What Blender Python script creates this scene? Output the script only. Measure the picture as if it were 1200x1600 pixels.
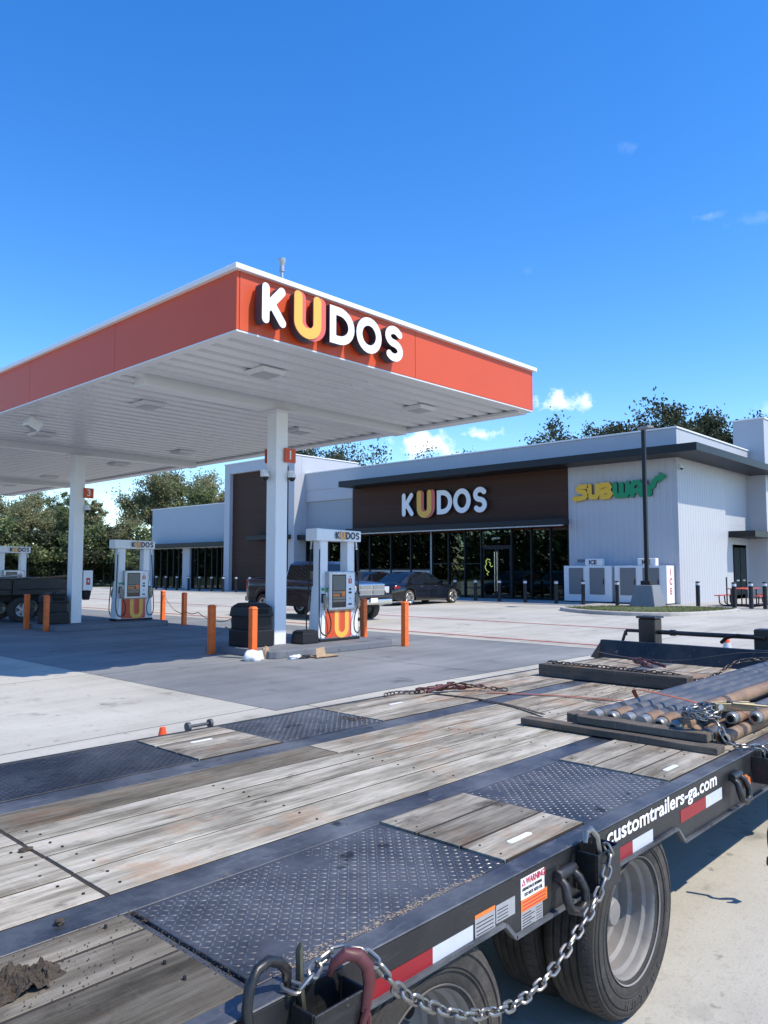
import bpy, bmesh, math, random
from math import sin, cos, pi, radians, sqrt, atan2, hypot
from mathutils import Vector, Matrix
random.seed(7)
for _o in list(bpy.data.objects): bpy.data.objects.remove(_o)
S = bpy.context.scene
COL = S.collection
# ------------------------------------------------------------------ camera
HEAD = radians(43.0)            # heading measured from +X
PITCH = math.atan(88/1200.0)
cam_d = bpy.data.cameras.new('camera'); cam = bpy.data.objects.new('camera', cam_d); COL.objects.link(cam)
cam.location = (0, 0, 1.72)
cam.rotation_euler = (radians(90)+PITCH, 0, HEAD-radians(90))
cam_d.sensor_fit = 'HORIZONTAL'; cam_d.sensor_width = 36; cam_d.lens = 36.0
cam_d.clip_start = .05; cam_d.clip_end = 3000
S.camera = cam
S.render.resolution_x = 768; S.render.resolution_y = 1024
# ------------------------------------------------------------------ light
SUNV = Vector((.257, -.723, 1.0)).normalized()      # towards the sun
sun_d = bpy.data.lights.new('sun', 'SUN'); sun = bpy.data.objects.new('sun', sun_d); COL.objects.link(sun)
sun_d.energy = 3.03; sun_d.angle = radians(.53); sun_d.color = (1, .90, .74)
sun.rotation_euler = SUNV.to_track_quat('Z', 'Y').to_euler()
W = bpy.data.worlds.new('World'); S.world = W; W.use_nodes = True
wn = W.node_tree; wn.nodes.clear()
wo = wn.nodes.new('ShaderNodeOutputWorld'); wb = wn.nodes.new('ShaderNodeBackground')
sky = wn.nodes.new('ShaderNodeTexSky'); sky.sky_type = 'NISHITA'; sky.sun_disc = False
sky.sun_elevation = math.asin(SUNV.z); sky.sun_rotation = math.atan2(SUNV.x, SUNV.y)
sky.air_density = 1.0; sky.dust_density = .1; sky.ozone_density = 3.2; sky.altitude = 0
hs = wn.nodes.new('ShaderNodeHueSaturation'); hs.inputs['Saturation'].default_value = 1.34; hs.inputs['Value'].default_value = 1.0; hs.inputs['Hue'].default_value = .508
wn.links.new(sky.outputs[0], hs.inputs['Color'])
wb.inputs['Strength'].default_value = .15
wn.links.new(wb.outputs[0], wo.inputs[0])
def wm(op, a, b=None, c=None):
    n = wn.nodes.new('ShaderNodeMath'); n.operation = op
    for i, q in enumerate((a, b, c)):
        if q is None: continue
        if isinstance(q, (int, float)): n.inputs[i].default_value = q
        else: wn.links.new(q, n.inputs[i])
    return n.outputs[0]
tc = wn.nodes.new('ShaderNodeTexCoord')
nz = wn.nodes.new('ShaderNodeTexNoise'); nz.inputs['Scale'].default_value = 34; nz.inputs['Detail'].default_value = 7; nz.inputs['Roughness'].default_value = .62
wn.links.new(tc.outputs['Generated'], nz.inputs['Vector'])
def wdot(v):
    n = wn.nodes.new('ShaderNodeVectorMath'); n.operation = 'DOT_PRODUCT'; n.inputs[1].default_value = v
    wn.links.new(tc.outputs['Generated'], n.inputs[0]); return n.outputs['Value']
# small fair-weather clouds: (azimuth from heading, elevation, half width, half height, opacity), degrees
CLOUDS = [(13.3, 12.1, 2.0, .95, 1.0), (3.0, 9.1, 3.6, 1.35, 1.0), (7.0, 9.9, 2.2, .65, .85), (18.6, 28.3, .9, .55, .12), (23.6, 23.4, 1.1, .3, .16),
          (26.3, 22.7, 1.6, .5, .12), (27.6, 10.6, 2.2, .8, .5), (10.9, 21.3, .5, .4, .07), (-64, 15, 6, 2, .9), (70, 14, 7, 2.2, .9), (150, 16, 8, 3, .9)]
colr = hs.outputs[0]
for az, el, hw, hh, op in CLOUDS:
    a = HEAD - radians(az); e = radians(el)
    c = Vector((cos(a)*cos(e), sin(a)*cos(e), sin(e)))
    r = Vector((sin(a), -cos(a), 0)); u = r.cross(c)
    dx = wm('DIVIDE', wdot(r), radians(hw)); dy = wm('DIVIDE', wdot(u), radians(hh))
    d2 = wm('SQRT', wm('ADD', wm('MULTIPLY', dx, dx), wm('MULTIPLY', dy, dy)))
    m = wm('SUBTRACT', wm('ADD', wm('MULTIPLY', wm('SUBTRACT', nz.outputs[0], .5), 3.4), .78), d2)
    m = wm('MULTIPLY', wm('MULTIPLY', wm('GREATER_THAN', wdot(c), .5), op), wm('SMOOTH_MIN', 1.0, wm('MAXIMUM', wm('MULTIPLY', m, 1.25 if op > .6 else .7), 0), .1))
    mx = wn.nodes.new('ShaderNodeMix'); mx.data_type = 'RGBA'
    wn.links.new(wm('MINIMUM', m, 1.0), mx.inputs[0]); wn.links.new(colr, mx.inputs[6]); mx.inputs[7].default_value = (5.35, 5.63, 6.05, 1)
    colr = mx.outputs[2]
wn.links.new(colr, wb.inputs['Color'])
S.view_settings.view_transform = 'Standard'; S.view_settings.look = 'None'
S.view_settings.exposure = .836; S.view_settings.gamma = 1.0; S.view_settings.use_curve_mapping = False
S.render.engine = 'CYCLES'
S.cycles.max_bounces = 6; S.cycles.diffuse_bounces = 4; S.cycles.glossy_bounces = 3; S.cycles.transmission_bounces = 3

# ------------------------------------------------------------------ materials
def nd(nt, t, **kw):
    n = nt.nodes.new(t)
    for k, v in kw.items():
        if hasattr(n, k): setattr(n, k, v)
    return n
def mat(name, col, rough=.6, metal=0, var=.0, vscale=3, bump=0, bscale=40, spec=.5, coat=0, grime=None, gscale=1.2, gamt=.5, emit=None, estr=1, world=False, stretch=None, tint=False, ior=None):
    m = bpy.data.materials.new(name); m.use_nodes = True; nt = m.node_tree
    b = nt.nodes['Principled BSDF']; L = nt.links
    b.inputs['Base Color'].default_value = (*col, 1); b.inputs['Roughness'].default_value = rough; b.inputs['Metallic'].default_value = metal
    b.inputs['Specular IOR Level'].default_value = spec
    if ior: b.inputs['IOR'].default_value = ior
    if coat: b.inputs['Coat Weight'].default_value = coat; b.inputs['Coat Roughness'].default_value = .05
    if emit: b.inputs['Emission Color'].default_value = (*emit, 1); b.inputs['Emission Strength'].default_value = estr
    src = None
    if var or bump or grime or tint:
        if world:
            g = nd(nt, 'ShaderNodeNewGeometry'); cv = g.outputs['Position']
        else:
            t = nd(nt, 'ShaderNodeTexCoord'); cv = t.outputs['Object']
        if stretch:
            mp = nd(nt, 'ShaderNodeMapping'); mp.inputs['Scale'].default_value = stretch; L.new(cv, mp.inputs[0]); cv = mp.outputs[0]
        rgb = nd(nt, 'ShaderNodeRGB'); rgb.outputs[0].default_value = (*col, 1); src = rgb.outputs[0]
        if var:
            n1 = nd(nt, 'ShaderNodeTexNoise'); n1.inputs['Scale'].default_value = vscale; n1.inputs['Detail'].default_value = 8; n1.inputs['Roughness'].default_value = .65; L.new(cv, n1.inputs['Vector'])
            mr = nd(nt, 'ShaderNodeMapRange'); mr.inputs[1].default_value = .25; mr.inputs[2].default_value = .75; mr.inputs[3].default_value = 1-var; mr.inputs[4].default_value = 1+var; L.new(n1.outputs[0], mr.inputs[0])
            vm = nd(nt, 'ShaderNodeVectorMath', operation='SCALE'); L.new(src, vm.inputs[0]); L.new(mr.outputs[0], vm.inputs['Scale']); src = vm.outputs[0]
        if grime:
            n2 = nd(nt, 'ShaderNodeTexNoise'); n2.inputs['Scale'].default_value = gscale; n2.inputs['Detail'].default_value = 9; n2.inputs['Roughness'].default_value = .7; L.new(cv, n2.inputs['Vector'])
            m2 = nd(nt, 'ShaderNodeMapRange'); m2.inputs[1].default_value = .5; m2.inputs[2].default_value = .68; m2.inputs[4].default_value = gamt; L.new(n2.outputs[0], m2.inputs[0])
            mx = nd(nt, 'ShaderNodeMix', data_type='RGBA'); L.new(m2.outputs[0], mx.inputs[0]); L.new(src, mx.inputs[6]); mx.inputs[7].default_value = (*grime, 1); src = mx.outputs[2]
        if tint:
            oi = nd(nt, 'ShaderNodeObjectInfo'); mx = nd(nt, 'ShaderNodeMix', data_type='RGBA', blend_type='MULTIPLY'); mx.inputs[0].default_value = 1
            L.new(src, mx.inputs[6]); L.new(oi.outputs['Color'], mx.inputs[7]); src = mx.outputs[2]
        L.new(src, b.inputs['Base Color'])
        if bump:
            n3 = nd(nt, 'ShaderNodeTexNoise'); n3.inputs['Scale'].default_value = bscale; n3.inputs['Detail'].default_value = 6; L.new(cv, n3.inputs['Vector'])
            bp = nd(nt, 'ShaderNodeBump'); bp.inputs['Strength'].default_value = bump; bp.inputs['Distance'].default_value = .02; L.new(n3.outputs[0], bp.inputs['Height']); L.new(bp.outputs[0], b.inputs['Normal'])
    return m

def ramp(nt, fac, stops):
    r = nd(nt, 'ShaderNodeValToRGB'); els = r.color_ramp.elements
    els[0].position, els[0].color = stops[0][0], (*stops[0][1], 1); els[1].position, els[1].color = stops[-1][0], (*stops[-1][1], 1)
    for p, c in stops[1:-1]:
        e = els.new(p); e.color = (*c, 1)
    nt.links.new(fac, r.inputs[0]); return r.outputs[0]

def wood_mat(name, stops, stain=.75, rough=.85, gscale=1.0):
    m = bpy.data.materials.new(name); m.use_nodes = True; nt = m.node_tree; L = nt.links; b = nt.nodes['Principled BSDF']
    t = nd(nt, 'ShaderNodeTexCoord'); oi = nd(nt, 'ShaderNodeObjectInfo')
    off = nd(nt, 'ShaderNodeVectorMath', operation='SCALE'); off.inputs[0].default_value = (370, 130, 50); L.new(oi.outputs['Random'], off.inputs['Scale'])
    ad = nd(nt, 'ShaderNodeVectorMath', operation='ADD'); L.new(t.outputs['Object'], ad.inputs[0]); L.new(off.outputs[0], ad.inputs[1])
    def noise(sc, detail=8, rg=.6, src=None, dist=0):
        mp = nd(nt, 'ShaderNodeMapping'); mp.inputs['Scale'].default_value = sc; L.new(src or ad.outputs[0], mp.inputs[0])
        n = nd(nt, 'ShaderNodeTexNoise'); n.inputs['Scale'].default_value = 1; n.inputs['Detail'].default_value = detail; n.inputs['Roughness'].default_value = rg; n.inputs['Distortion'].default_value = dist; L.new(mp.outputs[0], n.inputs['Vector']); return n.outputs[0]
    grain = noise((2.2*gscale, 40*gscale, 40), 9, .65)
    big = noise((1.5, 7, 7), 9, .66)
    fine = noise((7*gscale, 210*gscale, 210), 4, .7)
    crack = noise((1.3, 46, 20), 3, .5, None, .4)
    spots = noise((5, 9, 9), 5, .6, t.outputs['Object'])
    scratch = noise((60, 5, 5), 6, .7, t.outputs['Object'])
    a = nd(nt, 'ShaderNodeMath', operation='MULTIPLY_ADD'); L.new(grain, a.inputs[0]); a.inputs[1].default_value = .34; 
    a2 = nd(nt, 'ShaderNodeMath', operation='MULTIPLY'); L.new(big, a2.inputs[0]); a2.inputs[1].default_value = .66; L.new(a2.outputs[0], a.inputs[2])
    c = ramp(nt, a.outputs[0], stops)
    def mixmul(c, fac, lo, hi, col, amt):
        mr = nd(nt, 'ShaderNodeMapRange'); mr.inputs[1].default_value = lo; mr.inputs[2].default_value = hi; mr.inputs[3].default_value = 0; mr.inputs[4].default_value = amt; L.new(fac, mr.inputs[0])
        mx = nd(nt, 'ShaderNodeMix', data_type='RGBA'); L.new(mr.outputs[0], mx.inputs[0]); L.new(c, mx.inputs[6]); mx.inputs[7].default_value = (*col, 1); return mx.outputs[2]
    c = mixmul(c, fine, .54, .76, (.12, .10, .08), .5)
    c = mixmul(c, crack, .71, .73, (.035, .03, .025), .85)
    c = mixmul(c, spots, .60, .72, (.055, .048, .042), stain)
    c = mixmul(c, big, .60, .75, (.36, .24, .14), .5)
    mud = noise((1.6, 2.6, 2), 7, .7, t.outputs['Object']); c = mixmul(c, mud, .54, .68, (.37, .22, .125), .75)
    grey = noise((.9, 4.2, 2), 6, .6, t.outputs['Object']); c = mixmul(c, grey, .57, .70, (.14, .125, .11), .5)
    c = mixmul(c, scratch, .58, .75, (.50, .475, .44), .4)
    saw = noise((130, 2.5, 2), 3, .6); c = mixmul(c, saw, .60, .72, (.17, .145, .12), .3)
    mx = nd(nt, 'ShaderNodeMix', data_type='RGBA', blend_type='MULTIPLY'); mx.inputs[0].default_value = 1; L.new(c, mx.inputs[6]); L.new(oi.outputs['Color'], mx.inputs[7])
    L.new(mx.outputs[2], b.inputs['Base Color']); b.inputs['Roughness'].default_value = rough; b.inputs['Specular IOR Level'].default_value = .25
    hsum = nd(nt, 'ShaderNodeMath', operation='SUBTRACT'); L.new(grain, hsum.inputs[0]); L.new(fine, hsum.inputs[1])
    bp = nd(nt, 'ShaderNodeBump'); bp.inputs['Strength'].default_value = .5; bp.inputs['Distance'].default_value = .006; L.new(hsum.outputs[0], bp.inputs['Height']); L.new(bp.outputs[0], b.inputs['Normal'])
    return m

def concrete_mat(name, c0, c1, c2, joints=None, jcol=(.13, .12, .11), speck=.0, streak=.35):
    m = bpy.data.materials.new(name); m.use_nodes = True; nt = m.node_tree; L = nt.links; b = nt.nodes['Principled BSDF']
    g = nd(nt, 'ShaderNodeNewGeometry'); P = g.outputs['Position']
    def noise(sc, detail, rg, mp=None):
        src = P
        if mp: q = nd(nt, 'ShaderNodeMapping'); q.inputs['Scale'].default_value = mp; L.new(P, q.inputs[0]); src = q.outputs[0]
        n = nd(nt, 'ShaderNodeTexNoise'); n.inputs['Scale'].default_value = sc; n.inputs['Detail'].default_value = detail; n.inputs['Roughness'].default_value = rg; L.new(src, n.inputs['Vector']); return n.outputs[0]
    n1 = noise(.35, 10, .62); n2 = noise(1, 8, .6, (.25, 2.2, 1)); n3 = noise(60, 4, .7); n5 = noise(1, 6, .6, (3.0, .3, 1))
    s = nd(nt, 'ShaderNodeMath', operation='MULTIPLY_ADD'); L.new(n1, s.inputs[0]); s.inputs[1].default_value = 1-streak
    s2 = nd(nt, 'ShaderNodeMath', operation='MULTIPLY'); L.new(n2, s2.inputs[0]); s2.inputs[1].default_value = streak; L.new(s2.outputs[0], s.inputs[2])
    c = ramp(nt, s.outputs[0], [(.32, c0), (.5, c1), (.68, c2)])
    def dark(c, fac, lo, hi, col, amt):
        mr = nd(nt, 'ShaderNodeMapRange'); mr.inputs[1].default_value = lo; mr.inputs[2].default_value = hi; mr.inputs[4].default_value = amt; L.new(fac, mr.inputs[0])
        mx = nd(nt, 'ShaderNodeMix', data_type='RGBA'); L.new(mr.outputs[0], mx.inputs[0]); L.new(c, mx.inputs[6]); mx.inputs[7].default_value = (*col, 1); return mx.outputs[2]
    c = dark(c, n3, .55, .75, (.14, .125, .11), .3+speck)
    n7 = noise(14, 6, .7); c = dark(c, n7, .55, .78, (.26, .215, .16), .45)
    c = dark(c, n5, .60, .8, tuple(x*.62 for x in c0), .5)
    n4 = noise(1.3, 6, .55); c = dark(c, n4, .62, .72, tuple(x*.45 for x in c0), .65)
    n6 = noise(7, 3, .5); c = dark(c, n6, .665, .74, tuple(x*.35 for x in c0), .5)
    if joints:
        sx = nd(nt, 'ShaderNodeSeparateXYZ'); L.new(P, sx.inputs[0])
        for ax, period, ofs in joints:
            a = nd(nt, 'ShaderNodeMath', operation='ADD'); L.new(sx.outputs[ax], a.inputs[0]); a.inputs[1].default_value = ofs
            w = nd(nt, 'ShaderNodeMath', operation='PINGPONG'); L.new(a.outputs[0], w.inputs[0]); w.inputs[1].default_value = period/2
            lt = nd(nt, 'ShaderNodeMath', operation='LESS_THAN'); L.new(w.outputs[0], lt.inputs[0]); lt.inputs[1].default_value = .018
            c = dark(c, lt.outputs[0], 0, 1, jcol, .75)
    L.new(c, b.inputs['Base Color']); b.inputs['Roughness'].default_value = .82; b.inputs['Specular IOR Level'].default_value = .35
    bp = nd(nt, 'ShaderNodeBump'); bp.inputs['Strength'].default_value = .25; bp.inputs['Distance'].default_value = .01; L.new(n3, bp.inputs['Height']); L.new(bp.outputs[0], b.inputs['Normal'])
    return m

def plate_mat(name, base, dust, damt=.6, rough=.42, metal=.35, wear=None):
    m = bpy.data.materials.new(name); m.use_nodes = True; nt = m.node_tree; L = nt.links; b = nt.nodes['Principled BSDF']
    t = nd(nt, 'ShaderNodeTexCoord'); P = t.outputs['Object']
    def noise(sc, d, rg, mp=None):
        src = P
        if mp: q = nd(nt, 'ShaderNodeMapping'); q.inputs['Scale'].default_value = mp; L.new(P, q.inputs[0]); src = q.outputs[0]
        n = nd(nt, 'ShaderNodeTexNoise'); n.inputs['Scale'].default_value = sc; n.inputs['Detail'].default_value = d; n.inputs['Roughness'].default_value = rg; L.new(src, n.inputs['Vector']); return n.outputs[0]
    def mixc(c, fac, lo, hi, col, amt):
        mr = nd(nt, 'ShaderNodeMapRange'); mr.inputs[1].default_value = lo; mr.inputs[2].default_value = hi; mr.inputs[4].default_value = amt; L.new(fac, mr.inputs[0])
        mx = nd(nt, 'ShaderNodeMix', data_type='RGBA'); L.new(mr.outputs[0], mx.inputs[0])
        if isinstance(c, tuple): mx.inputs[6].default_value = (*c, 1)
        else: L.new(c, mx.inputs[6])
        mx.inputs[7].default_value = (*col, 1); return mx.outputs[2]
    n1 = noise(2.2, 8, .65); n2 = noise(9, 8, .7); n3 = noise(45, 5, .7); n4 = noise(3.3, 3, .5)
    c = mixc(base, n1, .40, .64, dust, damt)
    c = mixc(c, n2, .55, .75, tuple(min(1, x*1.6) for x in dust), .45*damt)
    c = mixc(c, n3, .6, .8, (.22, .2, .18), .22)
    n5 = noise(5.5, 3, .5); c = mixc(c, n5, .665, .70, (.013, .014, .017), .85); n6 = noise(1, 7, .7, (6, 40, 40)); c = mixc(c, n6, .56, .72, tuple(min(1, x*1.7) for x in dust), .4)
    if wear: c = mixc(c, noise(14, 6, .75), .63, .68, wear, .9)
    oi = nd(nt, 'ShaderNodeObjectInfo'); tm = nd(nt, 'ShaderNodeMix', data_type='RGBA', blend_type='MULTIPLY'); tm.inputs[0].default_value = 1; L.new(c, tm.inputs[6]); L.new(oi.outputs['Color'], tm.inputs[7]); c = tm.outputs[2]
    L.new(c, b.inputs['Base Color'])
    rr = nd(nt, 'ShaderNodeMapRange'); rr.inputs[1].default_value = .3; rr.inputs[2].default_value = .7; rr.inputs[3].default_value = rough-.12; rr.inputs[4].default_value = rough+.22; L.new(n1, rr.inputs[0]); L.new(rr.outputs[0], b.inputs['Roughness'])
    b.inputs['Metallic'].default_value = metal
    bp = nd(nt, 'ShaderNodeBump'); bp.inputs['Strength'].default_value = .25; bp.inputs['Distance'].default_value = .004; L.new(n3, bp.inputs['Height']); L.new(bp.outputs[0], b.inputs['Normal'])
    return m

def leaf_mat(name, c0, c1):
    m = bpy.data.materials.new(name); m.use_nodes = True; nt = m.node_tree; L = nt.links; b = nt.nodes['Principled BSDF']
    g = nd(nt, 'ShaderNodeNewGeometry'); oi = nd(nt, 'ShaderNodeObjectInfo')
    ad = nd(nt, 'ShaderNodeMath', operation='MULTIPLY_ADD'); L.new(oi.outputs['Random'], ad.inputs[0]); ad.inputs[1].default_value = .4
    mu = nd(nt, 'ShaderNodeMath', operation='MULTIPLY'); L.new(g.outputs['Random Per Island'], mu.inputs[0]); mu.inputs[1].default_value = .6; L.new(mu.outputs[0], ad.inputs[2])
    c = ramp(nt, ad.outputs[0], [(0, c0), (1, c1)]); L.new(c, b.inputs['Base Color']); b.inputs['Roughness'].default_value = .6; b.inputs['Specular IOR Level'].default_value = .3
    tr = nd(nt, 'ShaderNodeBsdfTranslucent'); L.new(c, tr.inputs['Color']); mx = nd(nt, 'ShaderNodeMixShader'); mx.inputs[0].default_value = .3
    L.new(b.outputs[0], mx.inputs[1]); L.new(tr.outputs[0], mx.inputs[2]); L.new(mx.outputs[0], nt.nodes['Material Output'].inputs[0])
    return m

M = {}
M['concrete'] = concrete_mat('concrete', (.325, .31, .268), (.455, .44, .385), (.54, .525, .465), joints=[(0, 4.5, 2.4), (1, 4.5, 1.2)], speck=.15)
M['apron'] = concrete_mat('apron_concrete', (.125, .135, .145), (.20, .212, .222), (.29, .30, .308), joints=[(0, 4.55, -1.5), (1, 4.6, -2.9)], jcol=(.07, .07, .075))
M['kerb'] = concrete_mat('kerb_concrete', (.30, .285, .26), (.42, .40, .37), (.5, .48, .45))
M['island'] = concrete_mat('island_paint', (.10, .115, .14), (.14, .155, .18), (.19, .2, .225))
M['walk'] = concrete_mat('sidewalk', (.32, .31, .29), (.4, .385, .36), (.46, .45, .42), joints=[(1, 1.5, 0)])
M['turf'] = mat('grass_ground', (.085, .115, .04), .9, var=.4, vscale=1.5, bump=.6, bscale=30, grime=(.2, .17, .09), gscale=.6, gamt=.4, world=True)
M['redline'] = mat('red_line_paint', (.42, .06, .06), .7, var=.25, vscale=6, grime=(.36, .32, .3), gscale=5, gamt=.6, world=True)
M['white'] = mat('white_paint', (.74, .75, .76), .45, var=.03, vscale=1.5)
M['whitegloss'] = mat('white_coated_steel', (.74, .75, .77), .33, var=.03, vscale=.8)
M['soffit'] = mat('soffit_steel', (.64, .65, .66), .3, var=.03, vscale=.5)
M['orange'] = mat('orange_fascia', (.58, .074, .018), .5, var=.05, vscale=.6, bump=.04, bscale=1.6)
M['bollorange'] = mat('orange_enamel', (.82, .15, .022), .45, var=.12, vscale=4, grime=(.35, .09, .03), gscale=6, gamt=.5)
M['cap'] = mat('white_trim', (.78, .79, .8), .4)
M['ltr_white'] = mat('letter_white', (.82, .83, .85), .35)
M['ltr_side'] = mat('letter_return', (.045, .04, .055), .45)
M['ltr_dark'] = mat('letter_dark', (.05, .052, .065), .5)
M['yellow'] = mat('letter_yellow', (.78, .44, .07), .4)
M['coral'] = mat('letter_coral', (.66, .13, .10), .4)
M['wallwhite'] = mat('white_corrugated_steel', (.43, .45, .49), .45, var=.03, vscale=.7)
M['wallgrey'] = mat('light_grey_stucco', (.32, .36, .40), .75, var=.05, vscale=1.2, bump=.15, bscale=60)
M['wallpale'] = mat('pale_grey_panel', (.38, .43, .48), .55, var=.03, vscale=1)
M['dark'] = mat('dark_steel_trim', (.012, .014, .018), .45, spec=.35)
M['black'] = mat('black_plastic', (.010, .010, .012), .5, spec=.35, var=.15, vscale=6)
M['rubber'] = mat('rubber', (.034, .032, .030), .8, var=.3, vscale=12, grime=(.13, .115, .10), gscale=3.5, gamt=.6, bump=.2, bscale=80)
def glass_mat():
    m = bpy.data.materials.new('tinted_glass'); m.use_nodes = True; nt = m.node_tree; L = nt.links; nt.nodes.remove(nt.nodes['Principled BSDF'])
    fr = nd(nt, 'ShaderNodeFresnel'); fr.inputs['IOR'].default_value = 1.65; gl = nd(nt, 'ShaderNodeBsdfGlossy'); gl.inputs['Roughness'].default_value = .015; gl.inputs['Color'].default_value = (.8, .95, .88, 1)
    t = nd(nt, 'ShaderNodeBsdfTransparent'); t.inputs['Color'].default_value = (.36, .43, .41, 1); mx = nd(nt, 'ShaderNodeMixShader')
    L.new(fr.outputs[0], mx.inputs[0]); L.new(t.outputs[0], mx.inputs[1]); L.new(gl.outputs[0], mx.inputs[2]); L.new(mx.outputs[0], nt.nodes['Material Output'].inputs[0]); return m
M['glass'] = glass_mat()
M['dome'] = mat('smoked_dome', (.01, .012, .014), .05)
M['goods'] = mat('shelf_goods', (.5, .5, .5), .6, tint=True)
M['floorin'] = mat('store_floor', (.22, .21, .2), .3)
M['carglass'] = mat('car_glass', (.006, .008, .010), .02, ior=1.6)
M['frost'] = mat('frosted_panel', (.45, .5, .53), .3)
M['brown'] = None
M['chrome'] = mat('chrome', (.60, .59, .58), .25, 1, var=.05)
M['alu'] = mat('brushed_aluminium', (.5, .51, .53), .4, .7, var=.12, vscale=8, grime=(.22, .2, .18), gscale=6, gamt=.5)
M['wheelrim'] = mat('grey_painted_rim', (.23, .222, .215), .62, .1, var=.2, vscale=5, grime=(.16, .14, .125), gscale=4, gamt=.75, bump=.1)
M['grey'] = mat('grey_paint', (.2, .21, .22), .5, var=.08)
M['icedoor'] = mat('grey_ice_door', (.17, .18, .19), .4)
M['red'] = mat('red_paint', (.55, .04, .03), .5, var=.1)
M['redtop'] = mat('red_table_coating', (.5, .075, .04), .55)
M['gal'] = mat('galvanised_chain', (.30, .30, .29), .38, .9, var=.3, vscale=14, grime=(.17, .135, .10), gscale=9, gamt=.75)
M['rustchain'] = mat('dull_chain', (.10, .085, .075), .5, .8, var=.4, vscale=20)
M['binder'] = mat('maroon_binder', (.085, .018, .022), .5, var=.35, vscale=16, grime=(.06, .045, .04), gscale=10, gamt=.7)
M['wood'] = wood_mat('weathered_deck_wood', [(.33, (.09, .077, .057)), (.43, (.215, .195, .155)), (.51, (.37, .345, .285)), (.60, (.54, .515, .445))])
M['beam'] = wood_mat('dark_timber', [(.28, (.06, .05, .042)), (.5, (.13, .11, .09)), (.72, (.24, .21, .175))], stain=.6)
M['plate'] = plate_mat('diamond_plate_steel', (.024, .028, .036), (.10, .11, .128), .8, rough=.45, metal=.2)
M['tread'] = plate_mat('worn_tread_steel', (.07, .076, .09), (.20, .21, .23), .75, rough=.42, metal=.35)
M['steel'] = plate_mat('black_frame_paint', (.032, .037, .048), (.135, .147, .165), .85, rough=.45, metal=.15, wear=(.2, .16, .12))
M['rail'] = plate_mat('black_rail_paint', (.009, .010, .012), (.036, .037, .04), .55, rough=.36, metal=0.0, wear=(.12, .1, .085))
M['trailerdark'] = mat('trailer_underside', (.012, .012, .013), .7)
M['pipe'] = plate_mat('blue_grey_pipe_steel', (.075, .076, .082), (.175, .172, .172), .8, rough=.45, metal=.45, wear=(.17, .115, .08))
M['rustpipe'] = plate_mat('rusted_pipe', (.17, .105, .065), (.30, .20, .13), .8, rough=.65, metal=.15, wear=(.36, .17, .07))
M['coupling'] = mat('pipe_thread', (.30, .31, .30), .45, .6, var=.3, vscale=20, grime=(.09, .08, .07), gscale=9, gamt=.8)
M['pipein'] = mat('pipe_inside', (.006, .006, .006), .9)
M['drymud'] = mat('dry_tan_mud', (.33, .25, .17), .95, var=.35, vscale=30, bump=.6, bscale=60)
M['seam'] = mat('packed_dirt', (.035, .028, .022), .95, var=.4, vscale=30)
M['dirt'] = mat('dirt', (.06, .047, .035), .95, var=.5, vscale=25, bump=.9, bscale=40)
M['strapred'] = mat('faded_red_webbing', (.36, .10, .06), .8, var=.3, vscale=20)
M['strapblk'] = mat('dark_webbing', (.05, .04, .035), .8, var=.3, vscale=20)
M['ratchet'] = mat('olive_ratchet_steel', (.13, .12, .085), .45, .6, var=.3, vscale=15)
M['stk_red'] = mat('reflective_red', (.26, .010, .018), .4, var=.12, vscale=10)
M['stk_white'] = mat('reflective_white', (.52, .56, .62), .35, var=.1, vscale=10)
M['stk_orange'] = mat('decal_orange', (.72, .20, .04), .5, var=.1, vscale=10)
M['stk_grey'] = mat('decal_silver', (.33, .34, .36), .45, var=.15, vscale=15)
M['ink'] = mat('decal_ink', (.03, .03, .035), .5)
M['inkred'] = mat('decal_red_ink', (.55, .03, .06), .5)
M['amber'] = mat('amber_lens', (.62, .16, .03), .25, coat=.5)
M['subyel'] = mat('sign_yellow', (.78, .46, .03), .4)
M['subgrn'] = mat('sign_green', (.0, .25, .10), .4)
M['ltr_yel_side'] = mat('sign_yellow_return', (.35, .16, .02), .5)
M['ltr_grn_side'] = mat('sign_green_return', (.0, .09, .05), .5)
M['maroonpaint'] = mat('dark_maroon_car_paint', (.022, .012, .014), .25, .0, coat=.5, var=.15, vscale=3)
M['blackpaint'] = mat('black_car_paint', (.006, .0065, .009), .15, .0, coat=.5)
M['cyan'] = mat('tail_red', (.30, .008, .014), .15, coat=1)
M['headlamp'] = mat('head_lamp', (.6, .62, .65), .1, .3, coat=1)
M['plasticbag'] = mat('white_plastic_bag', (.72, .73, .76), .4, bump=.5, bscale=20)
M['cardboard'] = mat('cardboard', (.36, .26, .17), .85, var=.2, vscale=8)
M['khaki'] = mat('brown_bag', (.30, .25, .19), .85, var=.25, vscale=12, bump=.5, bscale=30)
M['cone'] = mat('orange_cone', (.85, .09, .02), .5)
M['screen'] = mat('dark_screen', (.02, .022, .025), .12)
M['scr_grey'] = mat('screen_grey', (.10, .11, .11), .3)
M['scr_tan'] = mat('screen_tan', (.22, .18, .13), .4)
M['bark'] = mat('bark', (.10, .085, .07), .9, var=.4, vscale=6, bump=.6, bscale=15)
M['leafA'] = leaf_mat('leaf_green', (.07, .10, .035), (.27, .31, .14))
M['leafB'] = leaf_mat('leaf_olive', (.10, .11, .045), (.36, .35, .19))
M['leafC'] = leaf_mat('leaf_dark', (.03, .042, .022), (.10, .115, .06))
M['leafD'] = leaf_mat('leaf_far', (.026, .042, .02), (.07, .105, .045))
M['grassblade'] = leaf_mat('grass_blade', (.08, .11, .03), (.26, .26, .11))
M['rope'] = mat('tan_rope', (.32, .26, .17), .9, var=.3, vscale=30)
M['fixture'] = mat('light_lens', (.36, .37, .39), .35)
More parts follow.
